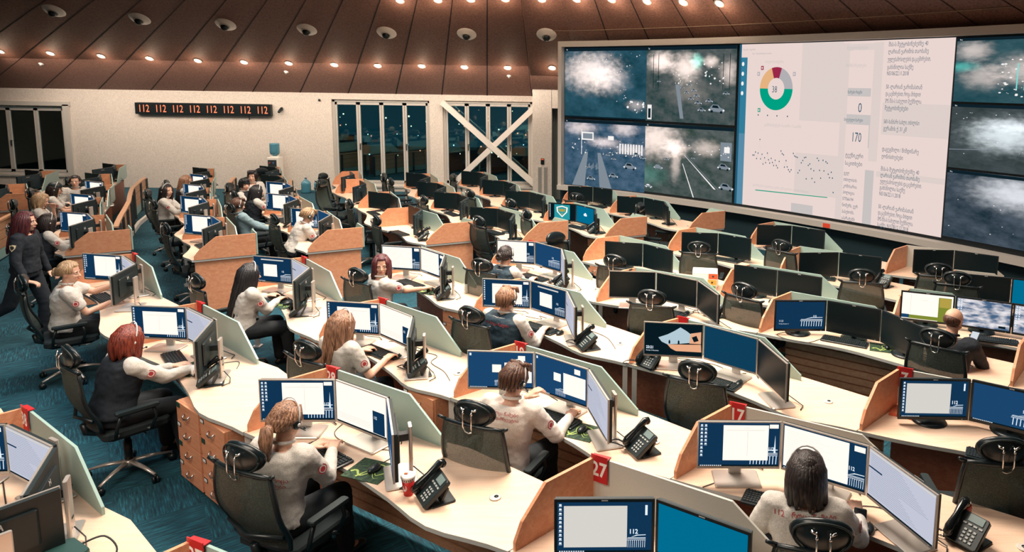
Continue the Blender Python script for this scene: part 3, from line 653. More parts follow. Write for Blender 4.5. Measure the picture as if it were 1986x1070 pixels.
def scr_tealstandby(b, P, v=0): q(b, P, 0, 0, 1, 1, 14, .0006); q(b, P, 0, 0, 1, .03, 4, .001)
def scr_navyship(b, P, v=0): q(b, P, 0, 0, 1, 1, 13, .0006); stadium(b, P, .52, .1, .44, .34); ttext(b, P, '112', .66, .46, .12, 3, .42, .002, True); taskbar(b, P)
def scr_windows(b, P, v=0):
    q(b, P, 0, 0, 1, 1, 13, .0006); taskbar(b, P); q(b, P, .56, .16, .98, .72, 1, .002); q(b, P, .37, .44, .51, .66, 1, .002); q(b, P, .77, .78, .88, .92, 1, .002); q(b, P, .02, .90, .05, .97, 3, .0012)
    stadium(b, P, .4, .06, .2, .2)
def scr_mid(b, P, v=0): q(b, P, 0, 0, 1, 1, 0, .0006); q(b, P, .26, .22, .62, .72, 1, .002); q(b, P, .2, .88, .8, .93, 10, .002); stadium(b, P, .70, .06, .28, .3); ttext(b, P, '112', .74, .42, .1, 3, .42, .002, True); taskbar(b, P)
def scr_icecave(b, P, v=0):
    q(b, P, 0, 0, 1, 1, 4, .0006)
    poly(b, P, [(.24, .55), (.40, .66), (.52, .78), (.62, .90), (.72, .80), (.80, .70), (.78, .42), (.62, .38), (.40, .34), (.30, .42)], 11, .0012)
    poly(b, P, [(.40, .34), (.98, .38), (.99, .14), (.55, .14), (.46, .22)], 12, .0014); poly(b, P, [(.80, .72), (.98, .78), (.98, .40), (.78, .40)], 12, .0014)
    for s in (.42, .58): poly(b, P, [(s, .37), (s+.03, .37), (s+.03, .45), (s+.015, .50), (s, .45)], 4, .002)
    poly(b, P, [(.82, .6), (.9, .66), (.94, .5), (.86, .45)], 4, .0022)
    ttext(b, P, '23:21', .03, .19, .12, 3, .5, .002, True); ttext(b, P, 'Monday 10 December', .03, .11, .055, 3, .45, .002)
def scr_lock(b, P, v=0):
    q(b, P, 0, 0, 1, 1, 0, .0006); ttext(b, P, '11:21', .06, .26, .1, 3, .45, .002); ttext(b, P, 'Thursday, December 13', .06, .17, .05, 3, .42, .002)
    ttext(b, P, '112', .76, .44, .1, 3, .5, .002, True); stadium(b, P, .5, .1, .46, .34)
def scr_112(b, P, v=0):
    q(b, P, 0, 0, 1, 1, 0, .0006); icons(b, P, 10); taskbar(b, P); q(b, P, .07, .1, .74, .93, 10, .002); ttext(b, P, '112', .76, .37, .13, 3, .5, .002, True); stadium(b, P, .74, .09, .2, .26); q(b, P, .93, .74, .955, .94, 3, .0014)
def scr_badge(b, P, v=0):
    q(b, P, 0, 0, 1, 1, 4, .0006); icons(b, P, 10); q(b, P, .2, .03, .80, .97, 5, .0012)
    poly(b, P, [(.28, .80), (.5, .90), (.72, .80), (.70, .5), (.5, .16), (.30, .5)], 1, .002); poly(b, P, [(.33, .76), (.5, .83), (.67, .76), (.65, .5), (.5, .25), (.35, .5)], 5, .0024)
    poly(b, P, [(.37, .72), (.45, .66), (.5, .72), (.55, .66), (.63, .72), (.6, .5), (.55, .55), (.5, .48), (.45, .55), (.4, .5)], 7, .0028); disc(b, P, .5, .38, .03, .05, 7, 10, .0028)
def scr_cloud(b, P, v=0):
    q(b, P, 0, 0, 1, 1, 14, .0006); disc(b, P, .47, .52, .05, .07, 3, 12, .001); disc(b, P, .53, .56, .055, .09, 3, 12, .0011); disc(b, P, .58, .51, .04, .06, 3, 12, .0012); q(b, P, .44, .44, .61, .52, 3, .0012)
def scr_app(b, P, v=0):
    q(b, P, 0, 0, 1, 1, 1, .0006); q(b, P, .72, .0, .97, .92, 6, .001); q(b, P, .15, .02, .72, .16, 6, .001); q(b, P, 0, .03, .15, .17, 13, .0012); q(b, P, .17, .17, .175, .97, 8, .001); q(b, P, .74, .55, .96, .9, 7, .0014); ttext(b, P, 'საგანგებო', .38, .74, .05, 8, .45, .001)
CLOUDM = None
def cloudmat():
    m, nt, N, L = nodes('scr_clouds'); N.remove(N['Principled BSDF']); tc = N.new('ShaderNodeTexCoord'); mp = N.new('ShaderNodeMapping'); mp.inputs['Scale'].default_value = (7, 7, 22)
    n = N.new('ShaderNodeTexNoise'); n.inputs['Detail'].default_value = 5; n.inputs['Scale'].default_value = 1; r = N.new('ShaderNodeValToRGB'); r.color_ramp.elements[0].position = .4; r.color_ramp.elements[1].position = .62
    r.color_ramp.elements[0].color = (.06, .12, .22, 1); r.color_ramp.elements[1].color = (.75, .72, .75, 1); e = N.new('ShaderNodeEmission')
    L.new(tc.outputs['Object'], mp.inputs[0]); L.new(mp.outputs[0], n.inputs[0]); L.new(n.outputs['Fac'], r.inputs[0]); L.new(r.outputs[0], e.inputs[0]); L.new(e.outputs[0], N['Material Output'].inputs[0]); return m
SM.append(cloudmat())
def scr_clouds(b, P, v=0): q(b, P, 0, 0, 1, 1, 15, .0006); icons(b, P, 9, 2); q(b, P, .8, .06, .93, .14, 4, .0014)
SCR = dict(desk=scr_desktop, doc=scr_doc, table=scr_table, full=scr_fullwhite, stby=scr_standby, tstby=scr_tealstandby, ship=scr_navyship, win=scr_windows, mid=scr_mid, ice=scr_icecave, lock=scr_lock, s112=scr_112, badge=scr_badge, cloud=scr_cloud, app=scr_app, clouds=scr_clouds)
SCRDESC = dict(desk='white form on blue desktop', doc='large white document', table='pale grey table', full='bright white list', stby='plain dark blue screen', tstby='plain teal screen', ship='blue screen with hall drawing', win='blue screen with white windows', mid='blue screen with centred note', ice='ice cave picture and 23:21', lock='blue lock screen and 11:21', s112='grey window and 112', badge='white shield on teal', cloud='small white cloud on teal', app='white page with green blocks', clouds='grey cloud photograph', off='black switched-off screen')
MESHC = {}
# ---- monitor, front toward -Y, origin on the desk under the panel
def monitor_meshes(kind, scr, v):
    w_, h_ = (.515, .292) if kind == 'hp' else (.50, .285)
    bz, bb = (.008, .018) if kind == 'hp' else (.016, .024)
    z0 = .112 if kind == 'hp' else .045
    key = (kind,)
    if key not in MESHC:
        b = MB(); H_ = h_+bz+bb; W_ = w_+2*bz; fm = SILVER if kind == 'hp' else BLACK
        b.box((0, .006, z0+H_/2), (W_, .012, H_), 0); b.box((0, .022, z0+H_/2), (W_-.01, .022, H_-.01), 1); b.box((0, .040, z0+H_*.5), (W_*.62, .022, H_*.6), 1, None, .012)
        if kind == 'hp':
            for x0, d in ((-.018, 0), (.006, .0)): b.box((x0, .0515, z0+H_*.72), (.006, .002, .034), 2, Matrix.Rotation(.25, 3, 'Y'))
            b.box((-.006, .0515, z0+H_*.72), (.02, .002, .006), 2)
        else:
            put_text(b, 'Lenovo', .05, z0+H_*.86, .028, lambda x, y: (-x-.1+.2, .0335, y), 2, True)
            b.box((0, -.0008, z0+H_-.008), (.035, .002, .005), 2); b.box((0, .034, z0+H_*.70), (.2, .002, .006), 2)
        b.box((w_*.5-.03, -.001, z0+.008), (.008, .002, .004), 2)
        body = b.mesh('monitor_body', [fm, BLACKS if kind == 'hp' else mat('dark_teal_case', (.012, .03, .04), .45), mat('logo_silver', (.6, .6, .6), .3)])
        b = MB()
        if kind == 'hp':
            b.box((0, .125, .175), (.085, .022, .35), 0, None, .006); b.box((0, .085, z0+H_*.52), (.05, .09, .045), 1); b.box((0, .06, .008), (.30, .20, .014), 0, None, .01)
            b.box((0, .1375, .12), (.03, .002, .012), 1); b.tube([(.0, .14, .06), (.06, .2, .02), (.15, .22, .012), (.2, .17, .008)], .004, 6, 1)
        else:
            b.box((0, .075, .12), (.05, .035, .24), 1, None, .008); b.box((0, .06, z0+H_*.5), (.08, .04, .08), 1); b.lathe([(.125, 0), (.13, .008), (.09, .018), (.03, .024)], 24, 1, (0, .07, 0))
            b.tube([(0, .1, .12), (.04, .16, .05), (.1, .2, .01), (.18, .2, .008)], .004, 6, 1)
        stand = b.mesh('stand', [SILVER, BLACK])
        MESHC[key] = (body, stand, z0+bb, w_, h_)
    body, stand, zs, w_, h_ = MESHC[key]
    k2 = (kind, scr, v)
    if k2 not in MESHC:
        b = MB(); MB.recalc = False
        if scr == 'off': b.add([(-w_/2, -.0012, zs), (w_/2, -.0012, zs), (w_/2, -.0012, zs+h_), (-w_/2, -.0012, zs+h_)], [(0, 1, 2, 3)]); me = b.mesh('screen', OFFM)
        else: SCR[scr](b, lambda s, t, d=.0006: (-w_/2+s*w_, -.001-d, zs+t*h_), v); me = b.mesh('screen', SM)
        MESHC[k2] = me; MB.recalc = True
    return body, stand, MESHC[k2]
def monitor(loc, az, kind, scr, label, group, v=0):
    body, stand, sc = monitor_meshes(kind, scr, v)
    t = thing('monitor', label, 'monitor', loc, R(az), group)
    link('panel', body, t); link('stand', stand, t); link('screen', sc, t); return t

# ---- keyboard, mouse, phone, pad
def kb_proto():
    b = MB(); b.box((0, 0, .009), (.45, .155, .018), 0, None, .006); base = b.mesh('case', [BLACK])
    b = MB()
    for r_ in range(6):
        x = -.213
        while x < .205:
            wk = .017; 
            if r_ == 5 and abs(x+.06) < .03: wk = .10
            if (-.213+.285 < x < -.213+.30) or (-.213+.345 < x < -.213+.36): x += .008
            b.box((x+wk/2, .060-r_*.0225-(0 if r_ else -.004), .0205), (wk-.002, .0165, .007), 0); x += wk+.0018
    keys = b.mesh('keys', [mat('key_black', (.014, .022, .025), .45)]); b = MB()
    for x in (.12, .14, .16): b.box((x, .0725, .0185), (.006, .003, .002), 0)
    return base, keys, b.mesh('indicator', emis('led_green', (.3, .9, .6), .8))
def mouse_proto():
    b = MB(); b.ell((0, 0, .012), (.03, .055, .024), fn=lambda p: Vector((p.x, p.y, max(p.z, -.011)))); m1 = b.mesh('shell', [BLACK]); b = MB(); b.ell((0, .03, .033), (.004, .01, .006), nu=8, nv=6); return m1, b.mesh('wheel', [DKGREY])
def phone_proto():
    b = MB(); M = Matrix.Rotation(R(38), 3, 'X')
    b.box((0, .02, .075), (.19, .20, .032), 0, M, .01); body = b.mesh('body', [BLACKS]); b = MB()
    b.box((0, .07, .045), (.15, .012, .1), 0, Matrix.Rotation(R(-30), 3, 'X')); b.box((0, .06, .006), (.19, .15, .012), 0, None, .006); std = b.mesh('foot', [BLACK]); b = MB()
    hs = [(-.065, -.075, .055), (-.065, -.05, .085), (-.065, .02, .135), (-.065, .09, .185), (-.065, .12, .185)]
    b.tube(hs, [.022, .026, .018, .026, .022], 12); b.ell((-.065, -.06, .06), (.028, .026, .022)); b.ell((-.065, .105, .178), (.028, .026, .022)); hand = b.mesh('handset', [mat('gloss_black', (.008, .012, .014), .15)])
    b = MB(); c = Vector((0, .02, .075)); nrm = M @ Vector((0, 0, 1)); X = Vector((1, 0, 0)); Y = M @ Vector((0, 1, 0))
    for i in range(4):
        for j in range(3): b.box(c+nrm*.018+X*(.0+.026*j)+Y*(-.07+.022*i), (.015, .012, .005), 0, M)
    for j in range(4): b.box(c+nrm*.018+X*(-.02+.03*j)+Y*.03, (.02, .01, .005), 0, M)
    keys = b.mesh('keypad', [mat('key_grey', (.35, .38, .38), .5)]); b = MB(); b.box(c+nrm*.018+X*.03+Y*.07, (.085, .045, .004), 0, M); scr = b.mesh('display', [mat('lcd', (.16, .22, .22), .3)])
    b = MB(); pts = []
    for k in range(90):
        t = k/89; base = Vector((-.085-.11*math.sin(t*math.pi), -.08-.06*t+.02*math.sin(t*6), .05*(1-t)**2+.012)) if t < .6 else Vector((-.085-.11*math.sin(t*math.pi), -.08-.06*t+.22*(t-.6), .014))
        pts.append(base+Vector((.006*math.cos(k*1.9), .006*math.sin(k*1.9), .006*math.cos(k*1.9))))
    b.tube(pts, .0028, 5); cord = b.mesh('cord', [BLACK]); return dict(body=body, foot=std, handset=hand, keypad=keys, display=scr, cord=cord)
def pad_proto():
    m, nt, N, L = nodes('gaming_pad'); b_ = N['Principled BSDF']; b_.inputs['Roughness'].default_value = .8; tc = N.new('ShaderNodeTexCoord')
    n = N.new('ShaderNodeTexNoise'); n.inputs['Scale'].default_value = 22; n.inputs['Distortion'].default_value = 1.6; n.inputs['Detail'].default_value = 3; L.new(tc.outputs['Object'], n.inputs[0])
    r = N.new('ShaderNodeValToRGB'); r.color_ramp.elements[0].position = .45; r.color_ramp.elements[1].position = .58; r.color_ramp.elements[0].color = (.008, .028, .018, 1); r.color_ramp.elements[1].color = (.035, .08, .03, 1); L.new(n.outputs['Fac'], r.inputs[0]); L.new(r.outputs[0], b_.inputs['Base Color'])
    b = MB(); b.box((0, 0, .002), (.29, .235, .004), 0)
    def ribbon(pts, w0):
        for k in range(len(pts)-1):
            a, c = Vector(pts[k]+(0,)), Vector(pts[k+1]+(0,)); d = (c-a).normalized(); s_ = Vector((-d.y, d.x, 0)); w1 = w0*(1-k/len(pts)); w2 = w0*(1-(k+1)/len(pts)); z = Vector((0, 0, .0046))
            b.add([a-s_*w1+z, a+s_*w1+z, c+s_*w2+z, c-s_*w2+z], [(0, 1, 2, 3)], 1)
    ribbon([(.02+.09*math.cos(t*.35)*(1-t*.05), .02+.06*math.sin(t*.35)) for t in range(16)], .008); ribbon([(-.12+.02*t, -.05+.025*math.sin(t*1.1)) for t in range(12)], .009); ribbon([(.11-.012*t, -.02+.02*math.cos(t*.9)) for t in range(10)], .006); ribbon([(-.05+.006*t, -.09+.014*t) for t in range(9)], .007)
    return b.mesh('mouse_pad', [m, mat('pad_lime', (.38, .50, .12), .7)])
KB, MS, PH, PADM = kb_proto(), mouse_proto(), phone_proto(), pad_proto()
def keyboard(loc, az, label, group):
    t = thing('keyboard', label, 'keyboard', loc, R(az), group); link('case', KB[0], t); link('keys', KB[1], t); link('indicator', KB[2], t); return t
def mouse(loc, az, label, group):
    t = thing('computer_mouse', label, 'mouse', loc, R(az), group); link('shell', MS[0], t); link('wheel', MS[1], t); return t
def phone(loc, az, label, group):
    t = thing('desk_phone', label, 'phone', loc, R(az), group)
    for k in PH: link(k, PH[k], t)
    return t

# ---- office chair, facing +Y, origin on the floor under the column
def chair_proto():
    P = {}
    b = MB(); b.box((0, .02, .47), (.48, .47, .07), 0, None, .03); b.box((0, .02, .425), (.40, .38, .03), 0, None, .02); P['seat'] = (b.mesh('seat', [SEATF]), [])
    # mesh back: curved sheet in a black frame
    b = MB(); n = 9; m_ = 12; vs = []; fs = []
    def bk(s, t):   # s -1..1 , t 0..1
        wv = .225+.035*math.sin(t*math.pi*.9)-.02*t; return Vector((s*wv, -.235-.09*t-.04*(1-s*s)-.03*math.sin(t*math.pi)+.06*math.exp(-((t-.15)/.2)**2)*.5, .54+.50*t))
    for i in range(m_+1):
        for j in range(n+1): vs.append(bk(-1+2*j/n, i/m_))
    for i in range(m_):
        for j in range(n): fs.append((i*(n+1)+j, i*(n+1)+j+1, (i+1)*(n+1)+j+1, (i+1)*(n+1)+j))
    b.add(vs, fs, 0, True); b.add([Vector(p)+Vector((0, -.007, 0)) for p in vs], fs, 0, True); P['backrest'] = (b.mesh('backrest', [MESHF]), [])
    b = MB(); loop = [bk(-1, k/8) for k in range(9)]+[bk(-1+2*k/8, 1)+Vector((0, 0, .012*(1-(-1+2*k/8)**2))) for k in range(1, 9)]+[bk(1, 1-k/8) for k in range(1, 9)]+[bk(1-2*k/6, 0) for k in range(1, 7)]
    b.tube(loop+[loop[0]], .016, 8); b.tube([bk(0, .02)+Vector((0, -.02, 0)), Vector((0, -.27, .48)), Vector((0, -.12, .415)), Vector((0, 0, .41))], [.028, .03, .03, .035], 8)
    b.tube([bk(-.95, .2)+Vector((0, -.02, 0)), bk(0, .18)+Vector((0, -.05, 0)), bk(.95, .2)+Vector((0, -.02, 0))], .014, 8); P['back_frame'] = (b.mesh('back_frame', [BLACK]), [])
    for s in (-1, 1): b = MB(); b.tube([bk(s, 1), bk(s, 1)+Vector((s*.05, -.02, .03))], [.016, .010], 8); P['hanger%d' % s] = (b.mesh('hanger', [BLACK]), [])
    b = MB(); b.ell((0, -.335, 1.125), (.158, .042, .094), fn=lambda p: Vector((p.x, p.y+.25*p.x*p.x/.158, p.z)), nu=24, nv=14)
    hr = b.mesh('headrest', [LEATH]); b = MB()
    b.tube([Vector((.142*math.cos(t*.2618*1), -.362+.22*(.142*math.cos(t*.2618))**2/.158, 1.125+.083*math.sin(t*.2618))) for t in range(25)], .006, 6)
    piping = b.mesh('piping', [BLACKS])
    b = MB()
    for x in (-.032, .032):
        b.tube([(x, -.385, 1.175), (x, -.40, 1.15), (x, -.40, 1.06), (x*.8, -.385, 1.02)], .0045, 8); b.tube([(x-.028*(1 if x > 0 else -1)*-1, -.383, 1.178), (x, -.392, 1.165)], [.008, .005], 8); b.ell((x, -.395, 1.15), (.009, .010, .011), nu=10, nv=8)
    b.tube([(-.026, -.385, 1.02), (0, -.38, 1.008), (.026, -.385, 1.02)], .0045, 8)
    P['headrest'] = (hr, [('piping', piping), ('bracket', b.mesh('bracket', [CHROME]))])
    for s, nm in ((-1, 'a'), (1, 'b')):
        b = MB(); b.tube([(s*.27, -.14, .47), (s*.285, -.13, .56), (s*.29, -.10, .65)], [.014, .014, .014], 8); b.tube([(s*.27, .10, .46), (s*.285, .14, .56), (s*.29, .12, .65)], [.013, .013, .013], 8); b.tube([(s*.15, -.05, .445), (s*.27, -.14, .47)], .014, 8); b.tube([(s*.15, .05, .445), (s*.27, .10, .46)], .014, 8); b.tube([(s*.29, -.10, .65), (s*.29, .12, .65)], .016, 8); b.tube([(s*.15, -.05, .445), (s*.15, .05, .445)], .014, 8)
        pd = MB(); pd.box((s*.29, .01, .665), (.055, .30, .028), 0, None, .012); P['armrest_'+nm] = (b.mesh('armrest', [BLACK]), [('arm_pad', pd.mesh('arm_pad', [BLACKS]))])
    b = MB(); b.lathe([(.03, .12), (.03, .30), (.022, .30), (.022, .43)], 14); b.tube([(.06, .06, .42), (.2, .08, .40)], .006, 6); P['column'] = (b.mesh('column', [BLACK]), [])
    b = MB(); leg = MB(); leg.lathe([(.045, .085), (.045, .13), (.03, .14)], 16)
    for k in range(5):
        a = 2*math.pi*k/5+.3; c, s = math.cos(a), math.sin(a); leg.tube([(c*.03, s*.03, .118), (c*.18, s*.18, .105), (c*.31, s*.31, .075)], [.024, .019, .013], 8, 0, True, True, .7)
    cs = []
    for k in range(5):
        a = 2*math.pi*k/5+.3; c, s = math.cos(a)*.31, math.sin(a)*.31; w_ = MB(); M = Matrix.Rotation(a+1.2, 4, 'Z'); w_.T = Matrix.Translation((c, s, 0)) @ M
        w_.tube([(-.022, 0, .03), (-.006, 0, .03)], .03, 14); w_.tube([(.006, 0, .03), (.022, 0, .03)], .03, 14); w_.tube([(0, 0, .03), (0, 0, .07)], .008, 8); cs.append(('caster', w_.mesh('caster', [BLACK])))
    P['star_base'] = (leg.mesh('star_base', [SILVER]), cs); return P
CP = chair_proto()
def chair(loc, az, label, group='mesh-back office chairs'):
    t = thing('office_chair', label, 'chair', loc, R(az), group)
    for k, (me, subs) in CP.items():
        o = link(me.name.split('.')[0], me, t)
        for nm, sm in subs: link(nm, sm, o)
    return t

# ---- drawer pedestal, front toward -Y, origin at the floor, front centre
def ped_meshes():
    b = MB(); b.box((0, .27, .375), (.42, .52, .65), 0); 
    for x in (-.18, .18):
        for y in (.05, .48): b.box((x, y, .025), (.03, .03, .05), 0)
    body = b.mesh('carcass', [WOOD]); d = MB(); d.box((0, 0, 0), (.405, .018, .155), 0)
    h = MB(); h.tube([(-.045, -.01, .015), (-.035, -.032, -.005), (0, -.038, -.012), (.035, -.032, -.005), (.045, -.01, .015)], .0065, 7)
    l = MB(); l.box((-.165, -.011, .055), (.06, .004, .035), 0); l.box((-.165, -.0135, .055), (.046, .002, .022), 1); g = MB(); g.box((-.165, -.011, .055), (.06, .004, .04), 0)
    return body, d.mesh('drawer', [WOOD]), h.mesh('handle', [CHROME]), l.mesh('label_holder', [DKGREY, WHT]), g.mesh('label_holder', [mat('dark_green_tag', (.02, .07, .05), .5)])
PD = ped_meshes()
def pedestal(loc, az, label, tagpat=(1, 1, 1, 1)):
    t = thing('drawer_pedestal', label, 'drawer unit', loc, R(az), 'wooden drawer pedestals under the desks'); link('carcass', PD[0], t)
    for k in range(4):
        d = link('drawer', PD[1], t, (0, .0, .135+k*.162)); link('handle', PD[2], d); link('label_holder', PD[3] if tagpat[k] else PD[4], d)
    return t

# ---- desk: worktop, side partition, back panel, legs, modesty panel
MODM = WOODD
def desk(st, F, Fn, phi, phin, label, num=None, rend=False, slat=False, glass_len=1.25, sidewood=True, endpanel=False, gl=None, dp=.62, dpn=.62):
    u, v = uvdir(phi); root = thing('workstation_desk', label, 'desk', (F.x, F.y, 0), 0, 'curved call-centre desks')
    pd_ = uvdir(phi+78)[0]; pn = uvdir(phin+78)[0]; 
    D = dp; DE = .78 if endpanel else dpn; bg = 0 if dp < .6 else 1
    row = (Fn-F); W = row.length; ru = row.normalized(); rv = Vector((-ru.y, ru.x, 0))
    ge = ru*.004
    loc = lambda p: (p-F)
    fr_ = []
    N_ = 18
    for k in range(N_+1):
        s = k/N_; d = .075*math.exp(-((s-.36)/.17)**2)-.085*math.exp(-((s-.78)/.13)**2)
        fr_.append(F+ru*(W*s)+rv*d+(-ge if k == N_ else ge if k == 0 else Vector()))
    poly_ = fr_+[Fn+pn*DE-ge, ]+([F+ru*(W*.62)+rv*.70, F+ru*(W*.45)+rv*.64] if bg else [])+[F+pd_*D+ge]
    b = MB(); b.prism([tuple(loc(p))[:2] for p in poly_], .722, .75, 0, 1); b.build('worktop', [DESK, EDGE], root)
    if sidewood:
        a = loc(F)+pd_*.02+ge*2; z = .75; L_ = D-.03; nrm = Vector((-pd_.y, pd_.x, 0))*-1
        b = MB(); b.slab([a+Vector((0, 0, z)), a+pd_*L_+Vector((0, 0, z)), a+pd_*L_+Vector((0, 0, 1.06)), a+pd_*.22+Vector((0, 0, 1.06)), a+pd_*.05+Vector((0, 0, .90)), a+Vector((0, 0, .80))], nrm, .022, 0)
        b.build('side_partition', [WOOD], root)
        g0 = a+pd_*(L_+.012); gm = gl or GLASSP; rdir = ru if not rend else -ru
        b = MB(); GL = glass_len; nn = Vector((-rdir.y, rdir.x, 0))
        b.slab([g0+Vector((0, 0, .75)), g0+rdir*GL+Vector((0, 0, .75)), g0+rdir*GL+Vector((0, 0, .80)), g0+rdir*(GL-.35)+Vector((0, 0, 1.06)), g0+Vector((0, 0, 1.06))], nn, .016, 0)
        b.build('back_panel', [gm], root)
        if num:
            s = MB(); MB.recalc = False; c = g0+Vector((0, 0, 1.0))-Vector((0, 0, 0)); f_ = -Vector((-rdir.y, rdir.x, 0)); tx = rdir
            o_ = c+f_*.012
            s.slab([o_+Vector((0, 0, -.085)), o_+tx*.115+Vector((0, 0, -.085)), o_+tx*.115+Vector((0, 0, .085)), o_+Vector((0, 0, .085))], f_, .006)
            o_ = o_+Vector((0, 0, .065))
            s.slab([o_, o_+tx*.115, o_+tx*.115-f_*.04, o_-f_*.03], Vector((0, 0, 1)), .006)
            sg = s.build('number_sign', [RED], root); MB.recalc = not num.strip()
        if num and num.strip():
            tt = MB(); v_, f2_ = text_geo(num, .125, True, 'CENTER'); base = c+f_*.0195+tx*.0575-Vector((0, 0, .043))
            tt.add([base+tx*(x*.86)+Vector((0, 0, y)) for x, y in v_], f2_, 0); tt.build('number', [WHT], sg); MB.recalc = True
    if endpanel:
        a = loc(Fn)-ru*.03; b = MB(); b.slab([a+pn*.03, a+pn*.76, a+pn*.76+Vector((0, 0, .72)), a+pn*.03+Vector((0, 0, .72))], -ru, .025); b.build('end_panel', [WOOD], root)
        a = loc(Fn)-ru*.02+Vector((0, 0, .75)); b = MB(); b.slab([a+pn*.02, a+pn*.79, a+pn*.79+Vector((0, 0, .31)), a+pn*.30+Vector((0, 0, .31)), a+pn*.10+Vector((0, 0, .15)), a+pn*.02+Vector((0, 0, .05))], ru, .022); b.build('side_partition', [WOOD], root)
        g0 = a+pn*.80; b = MB(); b.slab([g0, g0-ru*.62, g0-ru*.62+Vector((0, 0, .05)), g0-ru*.36+Vector((0, 0, .31)), g0+Vector((0, 0, .31))], rv, .016); b.build('back_panel', [gl or GLASSP], root)
    # legs and modesty panel
    for p in (loc(F)+ru*.05+rv*.06, loc(Fn)-ru*.06+rv*.06):
        b = MB(); b.box(p+Vector((0, 0, .361)), (.045, .045, .722), 0); b.box(p+Vector((0, 0, .01)), (.09, .09, .02), 0); b.build('leg', [FRAMEW], root)
    a = loc(F)+pd_*(D-.08)+ru*.03; e = loc(Fn)+pn*(dpn-.08)-ru*.03; dd = (e-a); nn = Vector((-dd.y, dd.x, 0)).normalized(); b = MB()
    if slat:
        for k in range(8): b.slab([a+Vector((0, 0, .06+k*.08)), e+Vector((0, 0, .06+k*.08)), e+Vector((0, 0, .125+k*.08)), a+Vector((0, 0, .125+k*.08))], nn, .02)
        b.slab([a+Vector((0, 0, .05))+nn*.02, e+Vector((0, 0, .05))+nn*.02, e+Vector((0, 0, .71))+nn*.02, a+Vector((0, 0, .71))+nn*.02], nn, .01, 1)
        b.build('modesty_panel', [SLAT, WOODD], root)
    else:
        b.slab([a+Vector((0, 0, .04)), e+Vector((0, 0, .04)), e+Vector((0, 0, .71)), a+Vector((0, 0, .71))], nn, .02); b.build('modesty_panel', [WOODD], root)
    b = MB(); b.box((a+e)/2-rv*.08+Vector((0, 0, .60)), ((e-a).length*.9, .10, .02), 0, Matrix.Rotation(math.atan2(dd.y, dd.x), 3, 'Z')); b.build('cable_tray', [FRAMEW], root)
    g = MB(); p = loc(F)+ru*(W*.84)+rv*.34; g.lathe([(.035, .7505), (.037, .756), (.03, .757)], 18, 0, (p.x, p.y, 0)); g.lathe([(.014, .757), (.014, .759)], 12, 1, (p.x+.006, p.y+.004, 0)); g.build('cable_grommet', [FRAMEW, BLACK], root)
    return root

# ================================================================== PEOPLE
from mathutils.bvhtree import BVHTree
SKIN = mat('skin', (.72, .42, .30), .55, grain=.08, gscale=60)
SHIRT = mat('grey_melange_shirt', (.56, .53, .49), .9, grain=.22, gscale=180, bump=.3, bscale=30)
SHIRTW = mat('off_white_shirt', (.74, .68, .62), .9, grain=.16, gscale=180, bump=.3, bscale=30)
NAVY = mat('navy_padded_vest', (.012, .035, .055), .75, grain=.4, gscale=60)
DKTOP = mat('black_uniform', (.009, .014, .022), .85, grain=.3, gscale=90)
BLUEJ = mat('grey_blue_sweater', (.22, .32, .36), .9, grain=.2, gscale=120)
TROU = mat('dark_trousers', (.010, .014, .018), .85)
HEADB = mat('silver_headband', (.7, .7, .68), .3)
def hairm(nm, c1, c2):
    m, nt, N, L = nodes(nm); b = N['Principled BSDF']; b.inputs['Roughness'].default_value = .42
    tc = N.new('ShaderNodeTexCoord'); mp = N.new('ShaderNodeMapping'); mp.inputs['Scale'].default_value = (90, 90, 7); n = N.new('ShaderNodeTexNoise'); n.inputs['Scale'].default_value = 1.2; n.inputs['Detail'].default_value = 4
    r = N.new('ShaderNodeValToRGB'); r.color_ramp.elements[0].position = .35; r.color_ramp.elements[1].position = .7; r.color_ramp.elements[0].color = (*c1, 1); r.color_ramp.elements[1].color = (*c2, 1)
    L.new(tc.outputs['Object'], mp.inputs[0]); L.new(mp.outputs[0], n.inputs[0]); L.new(n.outputs['Fac'], r.inputs[0]); L.new(r.outputs[0], b.inputs['Base Color'])
    bp = N.new('ShaderNodeBump'); bp.inputs['Strength'].default_value = .6; bp.inputs['Distance'].default_value = .01; L.new(n.outputs['Fac'], bp.inputs['Height']); L.new(bp.outputs[0], b.inputs['Normal']); return m
HB = dict(brown=hairm('brown_hair', (.03, .012, .008), (.16, .07, .04)), dark=hairm('dark_hair', (.006, .005, .006), (.04, .025, .022)), black=hairm('black_hair', (.004, .005, .007), (.025, .022, .024)),
          blonde=hairm('blonde_hair', (.22, .12, .06), (.62, .42, .24)), red=hairm('red_hair', (.09, .012, .008), (.34, .06, .03)), lbrown=hairm('light_brown_hair', (.12, .05, .03), (.48, .26, .15)), auburn=hairm('auburn_hair', (.03, .006, .010), (.16, .03, .035)))
def ik(S, T, a, b_, hint):
    d = T-S; L_ = min(d.length, (a+b_)*.985); dn = d.normalized(); T = S+dn*L_
    x = (a*a-b_*b_+L_*L_)/(2*L_); h = math.sqrt(max(0, a*a-x*x)); p = hint-dn*hint.dot(dn); p.normalize(); return S+dn*x+p*h, T
